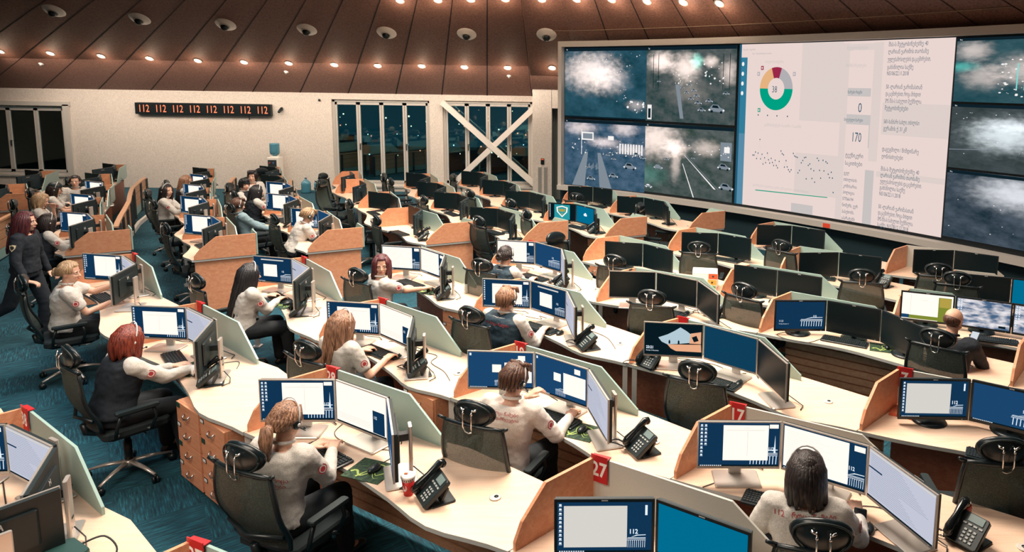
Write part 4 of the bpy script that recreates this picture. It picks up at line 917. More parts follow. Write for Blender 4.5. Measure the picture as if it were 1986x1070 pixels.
def hand(mb, Wp, d, n_, side, curl=.5, grip=False):
    # Wp wrist, d pointing direction, n_ back-of-hand normal, side = +1 right / -1 left ; thumb toward the body's middle
    d = d.normalized(); s = d.cross(n_).normalized(); n_ = s.cross(d).normalized()   # s points to the right seen from above
    pm = Wp+d*.045
    for k in range(5): o = -.027+.0135*k; mb.capsule(Wp+s*o*.6+d*.005, Wp+d*.085+s*o, .016, .0125, 8)
    for k in range(4):
        o = (-.03+.02*k); ln = (.062, .075, .080, .070)[k] if side < 0 else (.070, .080, .075, .062)[k]
        a0 = R(8+22*curl); a1 = a0+R(20+38*curl); a2 = a1+R(14+26*curl); p = Wp+d*.085+s*o; sp = s*(o*.35)
        q1 = p+(d*math.cos(a0)-n_*math.sin(a0))*ln*.48+sp*.5; q2 = q1+(d*math.cos(a1)-n_*math.sin(a1))*ln*.32+sp*.2; q3 = q2+(d*math.cos(a2)-n_*math.sin(a2))*ln*.24
        mb.capsule(p, q1, .0098, .0090, 8); mb.capsule(q1, q2, .0090, .0083, 8); mb.capsule(q2, q3, .0083, .0074, 8)
    t = -side; p = Wp+d*.022+s*t*.024; q1 = p+d*.032+s*t*.026-n_*.008; q2 = q1+d*.030+s*t*.006-n_*(.006+.012*curl)
    mb.capsule(p, q1, .0135, .0105, 8); mb.capsule(q1, q2, .0105, .0082, 8)
def head_geo(mb, hc, HM):
    E_ = lambda c, r, **k: mb.ell(hc+HM @ Vector(c), r, 0, HM, **k)
    E_((0, -.012, .03), (.076, .094, .088)); E_((0, .022, -.028), (.060, .066, .078)); E_((0, .055, -.088), (.026, .026, .022)); E_((0, .03, -.07), (.046, .05, .036))
    for s in (-1, 1): E_((s*.077, -.005, -.012), (.010, .020, .032)); E_((s*.033, .066, -.025), (.024, .02, .02)); E_((s*.030, .076, .018), (.024, .012, .010))
    P = lambda c: hc+HM @ Vector(c)
    mb.capsule(P((0, .080, .012)), P((0, .104, -.026)), .008, .013, 10); 
    for s in (-1, 1): mb.capsule(P((s*.008, .096, -.030)), P((s*.012, .090, -.030)), .008, .007, 8)
    mb.capsule(P((-.018, .088, -.058)), P((.018, .088, -.058)), .007, .007, 8)
def face_parts(root_body, hc, HM):
    e = MB(); P = lambda c: hc+HM @ Vector(c)
    for s in (-1, 1):
        e.ell(P((s*.031, .074, -.002)), (.013, .010, .009), 0, HM, nu=12, nv=8); e.ell(P((s*.031, .0825, -.002)), (.0055, .004, .0055), 1, HM, nu=10, nv=6)
    e.build('eyes', [mat('eye_white', (.8, .75, .7), .3), mat('iris', (.03, .015, .01), .2)], root_body)
    e = MB()
    for s in (-1, 1): e.tube([P((s*.014, .086, .020)), P((s*.032, .088, .026)), P((s*.050, .078, .020))], [.003, .004, .002], 6)
    e.build('eyebrows', [mat('brow', (.03, .018, .015), .8)], root_body)
    e = MB(); e.tube([P((-.022, .089, -.058)), P((0, .096, -.057)), P((.022, .089, -.058))], [.003, .0065, .003], 8); e.build('lips', [mat('lips', (.45, .12, .10), .5)], root_body)
def hair_geo(style, hc, HM, U_):
    mb = MB(); P = lambda c: hc+HM @ Vector(c)
    k_ = 1.0
    def cap(p, zc=.045, yc=.045):
        f = 1.0
        if p.y > yc-.6*min(0, p.z-.02)*0 and p.z < zc: f = .80
        if p.y > .02 and p.z < -.01: f = .72
        return p*f
    top = style not in ('bald',)
    if top: mb.ell(P((0, -.014, .032)), (.087, .106, .098), 0, HM, 30, 22, cap)
    def lock(a, L_, r0=.026, r1=.014, back=.02, out=.0, seed=0):
        c, s = math.sin(R(a)), math.cos(R(a)); rr = random.Random(seed); j = lambda k: rr.uniform(-k, k)
        w0 = Vector((0, 0, -1))
        p0 = P((.05*c, .055*s-.01, .105)); p1 = P((.088*c, .102*s-.015, .03)); p2 = P((.092*c, .104*s-.02, -.05)); pts = [p0, p1, p2]
        q_ = p2
        n_ = max(1, int(L_/.06))
        for k in range(n_): q_ = q_+w0*(L_/n_)+HM @ Vector((c*out*.02+j(.008), -back*.5+j(.008), 0)); pts.append(q_)
        rs = [r0*.7, r0, r0*1.05]+[r0+(r1-r0)*(k+1)/n_ for k in range(n_)]; rs[-1] = r1*.45
        mb.tube(pts, rs, 8, 0, True, True, .8)
    if style in ('short',):
        for a in range(50, 311, 16): c, s = math.sin(R(a)), math.cos(R(a)); mb.tube([P((.05*c, .055*s, .11)), P((.086*c, .103*s-.015, .03)), P((.078*c, .097*s-.014, -.045-.02*(abs(a-180) < 70)))], [.02, .018, .008], 7)
        for k in range(6): mb.tube([P((-.05+.02*k, -.02, .12)), P((-.04+.02*k, .06, .115)), P((-.05+.022*k, .092, .075))], [.018, .02, .008], 7)
    elif style == 'bob':
        for k, a in enumerate(range(48, 313, 11)): lock(a, .085+.02*(k % 3), .027, .016, .01, .5, k)
    elif style == 'long':
        for k, a in enumerate(range(50, 311, 13)): lock(a, .20+.16*max(0, math.cos(R(a-180))), .028, .014, .03, .3, k)
    elif style == 'xlong':
        for k, a in enumerate(range(60, 301, 13)): lock(a, .26+.30*max(0, math.cos(R(a-180))), .030, .016, .035, .1, k)
    elif style in ('pony', 'bun'):
        for a in range(55, 306, 14): c, s = math.sin(R(a)), math.cos(R(a)); mb.tube([P((.06*c, .06*s, .10)), P((.087*c, .104*s-.015, .02)), P((.05*c, -.09+.03*s, -.03)), P((0, -.115, -.01))], [.016, .017, .016, .014], 7)
        if style == 'pony':
            for k in range(9):
                a = 2*math.pi*k/9; mb.tube([P((.01*math.cos(a), -.115, -.005+.01*math.sin(a))), P((.022*math.cos(a), -.15, -.03+.012*math.sin(a))), P((.03*math.cos(a), -.15, -.10)), P((.022*math.cos(a), -.125, -.17-.02*(k % 3)))], [.015, .024, .022, .007], 7)
        else:
            for k in range(8): a = 2*math.pi*k/8; mb.ell(P((.022*math.cos(a), -.135, -.015+.024*math.sin(a))), (.026, .024, .024), nu=10, nv=8)
    elif style == 'bald':
        mb.ell(P((0, -.016, .0)), (.0815, .099, .062), 0, HM, 26, 16, lambda p: p*(.80 if (p.y > .03 or p.z > .045) else 1))
    elif style == 'cap':
        for k, a in enumerate(range(60, 301, 14)): lock(a, .12, .024, .014, .02, .2, k)
    return mb
def person(label, loc, az, lean=10, hl=(-.14, .40, .80), hr=(.16, .40, .80), yaw=0, pitch=12, sleeve='long', shirt=None, vest=None, trou=None, hair='short', hcol='brown', headset=True, voxel=.0085,
           w=1.0, stand=None, twist=0, printed=None, curl=.45, chest=0, group=None, roll=0, cap=None, badge=True, hipz=.585):
    shirt = shirt or SHIRT; trou = trou or TROU
    root = thing('person', label, 'person', loc, R(az), group)
    X = Vector((1, 0, 0)); ln = R(lean); U_ = Vector((0, math.sin(ln), math.cos(ln))); Fw = Vector((0, math.cos(ln), -math.sin(ln)))
    if twist: M = Matrix.Rotation(R(twist), 3, 'Z'); Xs = (M @ X); Fs = M @ Fw
    else: Xs, Fs = X, Fw
    P0 = Vector((0, 0, hipz)) if not stand else Vector(stand['hip']); at = lambda h, f=0: P0+U_*h+Fw*f
    N_ = at(.47)
    hm = Matrix.Rotation(R(az*0+yaw), 3, 'Z') @ Matrix.Rotation(R(-pitch), 3, 'X') @ Matrix.Rotation(R(roll), 3, 'Y')
    hc = N_+U_*.062+Vector((0, .022, .058))
    legs = stand['legs'] if stand else [((-.09, .02, .57), (-.13, .43, .53), (-.12, .44, .10), (-.13, .58, .045)), ((.09, .02, .57), (.13, .43, .53), (.13, .47, .10), (.14, .61, .045))]
    def arms(gr=0, full=True, tex=True):
        out = []
        for s, T in ((-1, hl), (1, hr)):
            S = at(.405)+Xs*s*.165*w; el, Tq = ik(S, Vector(T), .275, .25, Vector((s*.55, -.25, -1))); out.append((s, S, el, Tq))
        return out
    A = arms()
    torso = lambda g, h0=-.08, h1=.47: [(at(h)+ (Fw*.0), rx*w+g, ry+g, (X*(1-h/.47)+Xs*(h/.47)).normalized() if h > 0 else X, (Fw*(1-h/.47)+Fs*(h/.47)).normalized() if h > 0 else Fw) for h, rx, ry in ((-.08, .155, .118), (-.02, .168, .13), (.06, .152, .122), (.14, .140, .108), (.24, .152, .112+chest*.7), (.32, .165, .112+chest), (.39, .165, .10), (.43, .125, .082), (.475, .062, .06)) if h0-.001 <= h <= h1+.001]
    b = MB(); b.loft(torso(-.012)); b.capsule(at(.44), hc+Vector((0, -.01, -.05)), .053, .052, 14); head_geo(b, hc, hm)
    for s, S, el, T in A:
        b.capsule(S, el, .044, .036); b.capsule(el, T, .037, .026)
        d = (T-el).normalized(); d = Vector((d.x*.6, d.y, max(d.z, -.25)*.5)) if T.z < 1.0 else d
        if d.length < .1: d = Vector((0, 1, 0))
        hand(b, T, d+Vector((-s*.10, 0, 0)), Vector((0, 0, 1)) if T.z < 1.0 else Vector((s, .2, .2)), s, curl)
    for h_, k_, a_, t_ in legs: b.capsule(h_, k_, .078, .05); b.capsule(k_, a_, .05, .034); b.capsule(a_, t_, .034, .028)
    body = link('body', remesh(b, 'body', [SKIN], voxel, 1), root); face_parts(body, hc, hm)
    # trousers, shoes
    b = MB(); b.loft(torso(.004, -.08, .06))
    for h_, k_, a_, t_ in legs:
        h_, k_, a_ = Vector(h_), Vector(k_), Vector(a_); b.capsule(h_, k_, .102*(.5+.5*w), .076); b.capsule(k_, k_+(a_-k_)*.93, .074, .058)
    link('trousers', remesh(b, 'trousers', [trou], .014, 3, .004), root)
    for h_, k_, a_, t_ in legs:
        b = MB(); a_, t_ = Vector(a_), Vector(t_); b.capsule(a_+Vector((0, -.0, -.03)), t_, .045, .038, 12); b.capsule(a_+Vector((0, -.025, -.045)), a_+Vector((0, -.02, -.04)), .038, .038, 10); link('shoe', remesh(b, 'shoe', [SHOE], .012, 2), root)
    # shirt
    b = MB(); b.loft(torso(.014, -.02, .47))
    for s, S, el, T in A:
        b.capsule(S-Xs*s*.04, S, .075, .072); 
        if sleeve == 'long': b.capsule(S, el, .070, .056); b.capsule(el, T-(T-el)*.10, .056, .038)
        elif sleeve == 'mid': b.capsule(S, el, .070, .058); b.capsule(el, el+(T-el)*.3, .056, .05)
        else: b.capsule(S, S+(el-S)*.62, .070, .064)
    sh = remesh(b, 'shirt', [shirt], .0115, 2, .007); sho = link('shirt', sh, root)
    b = MB(); b.tube([at(.468)+X*.064*math.cos(t*.3927)+Fw*.062*math.sin(t*.3927)+Vector((0, 0, .008)) for t in range(17)], .011, 8); b.build('collar', [shirt], sho)
    if vest:
        b = MB(); b.loft(torso(.034, -.02, .43)); b.capsule(at(.40)-Xs*.13*w, at(.40)+Xs*.13*w, .078, .078); vo = link('vest', remesh(b, 'vest', [vest], .014, 3, .009), root); sh = vo.data
    bvh = BVHTree.FromPolygons([v.co[:] for v in sh.vertices], [p.vertices[:] for p in sh.polygons])
    if badge:   # round arm patch
        s, S, el, T = A[1]; c = S+(el-S)*.5; o = Vector((1, -.25, .15)).normalized(); hit = bvh.ray_cast(c+o*.3, -o) if not vest else (c+o*.066, o, 0, 0)
        if hit[0]:
            nn = o; a1 = nn.orthogonal().normalized(); a2 = nn.cross(a1); b = MB()
            for r_, mi, dd in ((.032, 0, .003), (.025, 1, .0045), (.017, 0, .006)): b.add([hit[0]+nn*dd+a1*r_*math.cos(k*.5236)+a2*r_*math.sin(k*.5236) for k in range(12)], [tuple(range(12))], mi)
            b.build('arm_patch', [mat('patch_red', (.42, .03, .04), .7), mat('patch_pale', (.7, .6, .55), .8)], sho)
    if printed:
        for txt, x0, h0, sz in printed:
            v, f = text_geo(txt, sz, False); vs = []; ok = True
            for x, y in v:
                o = at(h0+y)+X*(x0+x)-Fw*.6; r_ = bvh.ray_cast(o, Fw)
                if r_[0] is None: r_ = (o+Fw*.48, None)
                vs.append(r_[0]-Fw*.004)
            b = MB(); MB.recalc = False; b.add(vs, f, 0); b.build('printed_text', [mat('print_red', (.45, .03, .03), .7)], sho); MB.recalc = True
    # hair and headset
    if hair:
        hg = hair_geo(hair, hc, hm, U_); o = hg.build('hair', [HB[hcol]], root)
        if hair == 'bun' or hair == 'pony':
            b = MB(); c = hc+hm @ Vector((0, -.118, -.006)); b.tube([c+hm @ Vector((.02*math.cos(k*.5236), 0, .02*math.sin(k*.5236))) for k in range(13)], .005, 6); b.build('hair_tie', [BLACK], o)
    if cap:
        b = MB(); P = lambda c: hc+hm @ Vector(c)
        b.ell(P((0, -.012, .05)), (.094, .112, .09), 0, hm, 26, 16, lambda p: Vector((p.x, p.y, max(p.z, -.012))))
        if cap == 'peak': b.ell(P((0, .12, .035)), (.065, .06, .012), 1, hm, 18, 8)
        b.build('cap' if cap == 'peak' else 'beanie', [BLACKS, mat('cap_peak', (.6, .5, .4), .7)], root)
    if headset:
        b = MB(); P = lambda c: hc+hm @ Vector(c)
        b.tube([P((.102*math.cos(t), -.004+.02*math.sin(t), .0+.143*math.sin(t))) for t in [R(5+17*k) for k in range(11)]], .0055, 7, 0)
        b.ell(P((.092, -.005, -.005)), (.016, .030, .032), 1, hm, 14, 10); b.ell(P((-.092, -.005, -.005)), (.013, .022, .024), 1, hm, 14, 10); b.ell(P((.107, -.005, -.005)), (.006, .012, .012), 0, hm, 10, 8)
        b.tube([P((.10, .0, -.02)), P((.09, .07, -.06)), P((.04, .115, -.065))], .0035, 6, 1); b.ell(P((.04, .116, -.065)), (.009, .009, .009), 1, hm, 8, 6)
        b.build('headset', [HEADB, BLACK], root)
    return root

# ================================================================== WORKSTATIONS
# key: (junction of the first two screens, row direction in degrees, screen make, pictures, whose desk)
ST = {
 'A1': ((-5.97, 8.11), -42, 'hp', ['desk', 'table', 'off'], "the blonde bun woman's desk", 1),
 'A2': ((-4.06, 6.27), -37, 'hp', ['desk', 'table', 'off'], "the copper-haired woman's desk", 0),
 'A3': ((-2.06, 4.76), -31, 'hp', ['desk', 'full', 'ship'], 'front desk numbered 28', 1),
 'A4': ((.17, 3.47), -31, 'len', ['s112', 'tstby'], 'desk 27 at the bottom edge', 0),
 'Z1': ((-3.77, 4.04), -27, 'hp', ['desk', 'table', 'off', 'off'], 'the bottom left corner desk', 1),
 'B0': ((-6.34, 10.55), -48, 'hp', ['desk', 'ship', 'off'], 'the unoccupied left-aisle desk', 1),
 'B1': ((-3.95, 8.09), -46, 'hp', ['mid', 'table', 'off'], "the long black-haired woman's desk", 0),
 'B2': ((-2.35, 6.47), -40, 'hp', ['desk', 'full', 'off'], "the light-brown-haired woman's desk", 0),
 'B3': ((-.72, 5.32), -35, 'hp', ['win', 'win', 'table'], "the white-shirted man's desk 19", 0),
 'B4': ((1.0, 4.23), -32, 'hp', ['desk', 'doc', 'table'], 'desk 17 at lower right', 1),
 'C1': ((-2.63, 8.75), -43, 'hp', ['doc', 'doc', 'off'], "the auburn-haired woman's desk", 0),
 'C2': ((-1.03, 7.32), -40, 'hp', ['desk', 'mid', 'table'], "the navy-vested worker's desk", 0),
 'C3': ((.69, 6.03), -39, 'hp', ['ice', 'stby', 'off'], 'the empty ice-picture desk', 0),
 'C4': ((2.61, 5.07), -33, 'len', ['s112', 'ship'], 'desk 7 at far right', 0),
 'D1': ((-1.23, 9.16), -44, 'hp', ['doc', 'ship', 'table'], "the centre aisle woman's desk", 1),
 'D2': ((.33, 7.75), -36, 'hp', ['off', 'off', 'off'], 'the empty three-screen centre desk', 0),
 'D3': ((2.05, 6.98), -31, 'len', ['lock', 'off', 'off'], 'the empty lock-screen desk', 0),
 'D4': ((3.99, 5.79), -27, 'len', [], 'the right-edge desk', 0),
 'E1': ((-2.23, 11.86), -51, 'len', ['off', 'off', 'off'], 'the aisle-end desk behind centre', 0),
 'E2': ((.21, 9.41), -46, 'len', ['off', 'off'], 'the empty two-screen mid desk', 0),
 'E3': ((1.78, 8.13), -33, 'len', ['off', 'off'], 'the desk beside the ring binders', 0),
 'E4': ((3.47, 7.21), -25, 'len', ['app', 'clouds', 'clouds'], "the bald man's desk", 0),
 'F1': ((-.93, 12.43), -50, 'len', ['badge', 'cloud', 'off'], 'the shield-screen desk', 0),
 'F2': ((1.33, 10.15), -38, 'len', ['off', 'off'], 'the dark desk before the dashboard', 0),
 'F3': ((2.79, 9.08), -27, 'len', ['off', 'off'], 'the dark desk right of centre', 0),
 'F4': ((4.46, 7.95), -24, 'len', ['off', 'tstby'], 'the pale-panelled right-edge desk', 0),
 'G1': ((-.74, 14.55), -42, 'len', ['off', 'off'], 'the farthest desk under the feeds', 0),
 'G2': ((.30, 13.28), -49, 'len', ['off', 'off', 'off'], 'the turned-chair desk under the feeds', 0),
 'G3': ((2.56, 10.8), -38, 'len', ['off', 'off'], 'the desk under the line chart', 0),
 'G4': ((4.41, 9.3), -35, 'len', ['off', 'off'], 'the desk under the Georgian text', 0),
 'L4': ((-5.0, 11.19), -48, 'hp', ['desk', 'ship', 'off'], "the bleached-blond youth's desk", 0),
 'L3': ((-6.14, 12.59), -51, 'hp', ['desk', 'ship', 'off'], "the arm-reaching headset woman's desk", 1),
 'L2': ((-6.9, 14.05), -53, 'hp', ['desk', 'ship', 'off'], "the beanie man's desk", 0),
 'L1': ((-7.75, 15.45), -55, 'len', ['off', 'off', 'off'], 'the desk before the water cooler', 0),
 'L0': ((-8.60, 17.0), -57, 'len', ['off', 'off', 'off'], 'the wall-end desk near the cooler', 0),
 'M4': ((-7.46, 12.18), -52, 'hp', ['desk', 'ship', 'off'], "the smiling dark-haired woman's desk", 0),
 'M3': ((-8.30, 13.55), -55, 'hp', ['desk', 'ship', 'off'], "the black-vest woman's desk", 1),
 'M2': ((-9.05, 14.95), -57, 'hp', ['desk', 'ship', 'off'], 'the second-row desk near the wall', 0),
 'M1': ((-9.95, 16.5), -58, 'len', ['off', 'off', 'off'], 'the second-row wall-end desk', 0),
 'K5': ((-8.28, 10.6), -46, 'hp', ['desk', 'ship', 'off'], 'the typing woman\'s left desk', 1),
 'K4': ((-9.45, 12.25), -50, 'hp', ['desk', 'ship', 'off'], "the desk of the woman hiding her face", 0),
 'K3': ((-10.38, 13.75), -54, 'hp', ['desk', 'ship', 'off'], "the cap-wearing worker's desk", 1),
 'K2': ((-11.6, 15.3), -57, 'len', ['off', 'off', 'off'], 'the turned smiling woman\'s desk', 0),
 'K1': ((-12.5, 17.0), -60, 'len', ['off', 'off', 'off'], 'the left-row wall-end desk', 0),
 'J4': ((-3.84, 12.12), -50, 'len', [None, 'off', 'off'], 'the aisle desk left of centre', 1),
 'J3': ((-4.57, 13.30), -58, 'len', ['off', 'off'], 'the dark desk behind centre left', 0),
 'J2': ((-5.78, 14.98), -58, 'len', [None, 'off', 'off'], 'the desk below the plain window', 0),
 'J1': ((-6.55, 16.4), -60, 'len', [None, 'off', 'off'], 'the end desk below the plain window', 0),
 'I4': ((-3.31, 13.42), -55, 'len', ['off', 'off', 'off'], 'the middle-back dark desk', 0),
 'I3': ((-4.05, 14.75), -58, 'len', ['off', 'off', 'off'], 'the middle-back second desk', 0),
 'I2': ((-4.75, 16.15), -60, 'len', ['off', 'off', 'off'], 'the window-side middle desk', 1),
 'H3': ((-1.95, 13.75), -51, 'len', ['off', 'off', 'off'], 'the back desk beside the pillar', 0),
 'H2': ((-2.72, 15.2), -55, 'len', ['off', 'off', 'off'], 'the back desk at the steel cross', 0),
 'H1': ((-3.55, 16.6), -59, 'len', ['off', 'off', 'off'], 'the end desk at the steel cross', 1),
 'N2': ((-12.2, 13.65), -50, 'len', ['off', 'off', 'off'], 'the left-edge desk by the glass', 0),
 'N1': ((-13.2, 15.65), -54, 'len', ['off', 'off', 'off'], 'the left-edge far desk', 0),
}
def V3(p): return Vector((p[0], p[1], 0))
FR = {}
OFF = {'J4': (.22, .54), 'J3': (.75, .45), 'J2': (.80, .38), 'A4': (.72, .34), 'E2': (.92, .32), 'G4': (.80, .42), 'F2': (.78, .22), 'G3': (.64, .22), 'C4': (.68, .56), 'D2': (.70, .24), 'A1': (.72, .36), 'G2': (.7, .3), 'F3': (.74, .26), 'F4': (.74, .26)}
for k, s in ST.items():
    u, v = uvdir(s[1]); ou, ov = OFF.get(k, (.62, .32)); FR[k] = (V3(s[0])-u*ou-v*ov, u, v)
FR['D4'] = (Vector((3.30, 5.79, 0)), *uvdir(-27)); FR['Z2'] = (Vector((-2.50, 2.68, 0)), *uvdir(-26)); FR['Z0'] = (Vector((-6.35, 5.35, 0)), *uvdir(-30))
def lp(k, x, y, z=0): F, u, v = FR[k]; p = F+u*x+v*y; return (p.x, p.y, z)
END = lambda k, W, a: FR[k][0]+uvdir(a)[0]*W
CHAINS = [(['N1', 'N2'], END('N2', 1.55, -48), True), (['K1', 'K2', 'K3', 'K4', 'K5'], Vector((-7.93, 9.66, 0)), True), (['A1', 'A2', 'A3', 'A4'], END('A4', 2.3, -30), False),
          (['M1', 'M2', 'M3', 'M4', 'B0'], Vector((-6.04, 9.54, 0)), True), (['B1', 'B2', 'B3', 'B4'], END('B4', 2.4, -28), False),
          (['L0', 'L1', 'L2', 'L3', 'L4'], Vector((-4.70, 10.08, 0)), True), (['C1', 'C2', 'C3', 'C4'], END('C4', 2.4, -28), False),
          (['J1', 'J2', 'J3', 'J4'], Vector((-3.13, 10.68, 0)), True), (['D1', 'D2', 'D3', 'D4'], END('D4', 2.2, -25), False),
          (['I2', 'I3', 'I4', 'E1'], END('E1', 1.75, -47), True), (['E2', 'E3', 'E4'], END('E4', 2.2, -24), False),
          (['H1', 'H2', 'H3', 'F1'], Vector((-.38, 11.31, 0)), True), (['F2', 'F3', 'F4'], END('F4', 2.2, -22), False),
          (['G1', 'G2'], Vector((1.03, 11.93, 0)), True), (['G3', 'G4'], END('G4', 2.2, -30), False)]
NUM = {'A1': ' ', 'A2': ' ', 'A3': '28', 'A4': '27', 'B1': ' ', 'B2': ' ', 'B3': '19', 'B4': '17', 'C3': ' ', 'C4': '7', 'D1': ' ', 'D4': '2', 'Z1': '38'}
POS = {4: ['left-hand', 'second', 'third', 'nearest'], 3: ['left-hand', 'middle', 'right-hand'], 2: ['left-hand', 'right-hand']}
AZO = {0: 33, 1: 0, 2: -37, 3: -75}
SHAL = {'K1', 'K2', 'K3', 'K4', 'M1', 'M2', 'M3', 'L0', 'L1', 'L2'}
def build_desk(k, F, Fn, phi, phin, last, where, nk=None):
    wood_near = 'wooden desk section with curved front, ' + where
    desk(k, F, Fn, phi, phin, wood_near, NUM.get(k), False, slat=k in ('B3', 'A3', 'C3', 'D3'), endpanel=last, glass_len=1.25 if k not in ('F4', 'E4') else .8, dp=.50 if k in SHAL else .62, dpn=.50 if nk in SHAL else .62, gl=GLASSG if k in ('A4', 'B4', 'C4', 'F4', 'D4', 'G4') else GLASSP)
for keys, end, rend in CHAINS:
    for i, k in enumerate(keys):
        nf = FR[keys[i+1]][0] if i+1 < len(keys) else end; nphi = ST[keys[i+1]][1] if i+1 < len(keys) else ST[k][1]
        build_desk(k, FR[k][0], nf, ST[k][1], nphi, rend and i+1 == len(keys), ST[k][4], keys[i+1] if i+1 < len(keys) else None)
build_desk('Z1', FR['Z1'][0], FR['Z2'][0], -27, -26, False, ST['Z1'][4])
desk('Z2', FR['Z2'][0], END('Z2', 1.9, -24), -26, -26, 'wooden desk section numbered 37 at the bottom edge', '37')
desk('Z0', FR['Z0'][0], FR['Z1'][0], -30, -27, 'wooden desk wing entering at the left edge', None)
# screens
for k, (J, phi, kind, scr, where, v0) in ST.items():
    J = V3(J); n_ = len(scr); p = J
    for i, sc in enumerate(scr):
        if sc is None: continue
        az = phi+AZO[i]
        if k in ('E3', 'E4', 'F4') : az = phi+(6, 0, -6, -10)[i]
        if k == 'Z1' and i == 3: az = phi-85
        d = uvdir(az)[0]; w_ = .531
        if i == 0: c = J-d*(w_/2+.004)
        else: c = p+d*(w_/2+.004); p = p+d*(w_+.006)
        if k == 'Z1' and i == 3: c = V3(lp('Z1', 1.60, -.12)); az = phi-100
        lab = '%s monitor with %s on %s' % (POS[max(2, n_)][i], SCRDESC[sc], where)
        if len(lab.split()) > 16: lab = '%s monitor on %s' % (POS[max(2, n_)][i], where)
        monitor((c.x, c.y, .75), az, kind, sc, lab, 'computer monitors on the desks', v0+i)
# keyboards, mice, phones: local spots on the worktop, -1 none
INP = {
 'A1': ((.92, .12), (1.18, .16), None), 'A2': ((.74, .16), (1.08, .17), (1.47, .12)), 'A3': ((.78, .10), (1.21, .15), (1.76, .12)), 'B0': ((.80, .16), (1.1, .16), (1.38, .10)), 'B1': ((.68, .13), (1.0, .12), (1.42, .08)),
 'B2': ((.74, .22), (.98, .26), (1.42, .17)), 'B3': ((.90, .22), (1.20, .19), (1.70, .20)), 'B4': ((.70, .10), (1.22, .15), (1.70, .34)), 'C1': ((.70, .12), (1.12, .14), (1.46, .09)), 'C2': ((.91, .18), (1.17, .21), (1.62, .11)),
 'C3': ((.84, .17), (1.02, .27), (.20, .06)), 'C4': ((.95, .12), (1.25, .15), (1.7, .2)), 'D1': ((.80, .16), (1.1, .2), (1.35, .14)), 'D2': ((.90, .20), (1.08, .29), (1.34, .40)), 'D3': ((.84, .22), (1.24, .28), (1.68, .44)), 'E1': ((.8, .15), None, None),
 'E2': ((.85, .2), None, None), 'E3': ((.95, .12), (.6, .2), None), 'E4': ((1.0, .14), (1.3, .12), None), 'F1': ((.85, .16), None, (1.35, .12)), 'F2': ((.95, .16), None, None), 'F3': ((.5, .2), None, (1.3, .2)), 'G1': ((.9, .16), None, None),
 'G3': ((1.0, .16), None, None), 'G4': (None, (.35, .3), None), 'L4': ((.82, .14), (1.1, .14), (1.40, .08)), 'L3': ((.8, .15), None, (1.4, .1)), 'L2': ((.8, .15), None, None), 'M4': ((.8, .15), None, (1.35, .1)), 'M3': ((.8, .15), None, None),
 'K5': ((.8, .14), None, (1.32, .08)), 'K4': ((.8, .15), None, None), 'K3': ((.8, .15), None, None), 'J4': ((.78, .15), (.62, .02), (1.45, .25)), 'J3': ((.75, .15), None, None), 'I4': ((.8, .15), None, None), 'Z1': ((.95, .12), None, None)}
PADS = {'A2', 'A3', 'B3', 'C1', 'D3', 'B1'}
for k, (kb, ms, ph) in INP.items():
    where = ST[k][4]; phi = ST[k][1]
    if kb: keyboard(lp(k, kb[0], kb[1], .7505), phi+{'A3': -4, 'A2': -10, 'B4': 8}.get(k, 3), 'black full-size keyboard lying on '+where, 'black keyboards on the desks')
    if ms:
        z = .7505
        if k in PADS:
            o = link('mouse_pad', PADM, None, lp(k, ms[0]-.02, ms[1], .7505), R(phi+12)); tag(o, 'black and lime patterned mouse pad on '+where, 'mouse pad', 'patterned mouse pads'); z = .756
        mouse(lp(k, ms[0], ms[1]+.01, z), phi+8, 'small black mouse on '+where, 'black computer mice')
    if ph: phone(lp(k, ph[0], ph[1], .7505), phi+{'C3': -4, 'D3': -12, 'B4': -22}.get(k, -26), 'black office phone with coiled cord on '+where, 'black desk phones')
# pedestals
for k, x, y, dphi, txt, tags in (('A2', 1.70, -.11, 0, "left of two tall wooden drawer units under the copper-haired woman's desk", (1, 0, 1, 0)), ('A2', 2.14, -.11, 0, "right of two tall wooden drawer units under the copper-haired woman's desk", (1, 1, 0, 1)),
    ('B1', 1.92, .02, 0, "wooden drawer unit under the long black-haired woman's desk", (1, 1, 1, 1)), ('B2', 1.66, .05, 2, "wooden drawer unit under the light-brown-haired woman's desk", (0, 1, 1, 1)), ('C1', 1.82, .02, 2, "wooden drawer unit under the auburn-haired woman's desk", (1, 1, 1, 1)),
    ('L4', 1.34, .06, -8, "wooden drawer unit under the bleached-blond youth's desk", (1, 1, 1, 1)), ('F1', 1.52, .06, -4, 'pale drawer unit under the shield-screen desk', (0, 0, 0, 0)), ('B0', 1.28, .08, -6, 'wooden drawer unit under the unoccupied left-aisle desk', (1, 1, 1, 1)), ('E1', 1.5, .05, 0, 'wooden drawer unit at the aisle-end desk behind centre', (1, 1, 1, 1))):
    pedestal(lp(k, x, y, 0), ST[k][1]+dphi, txt, tags)

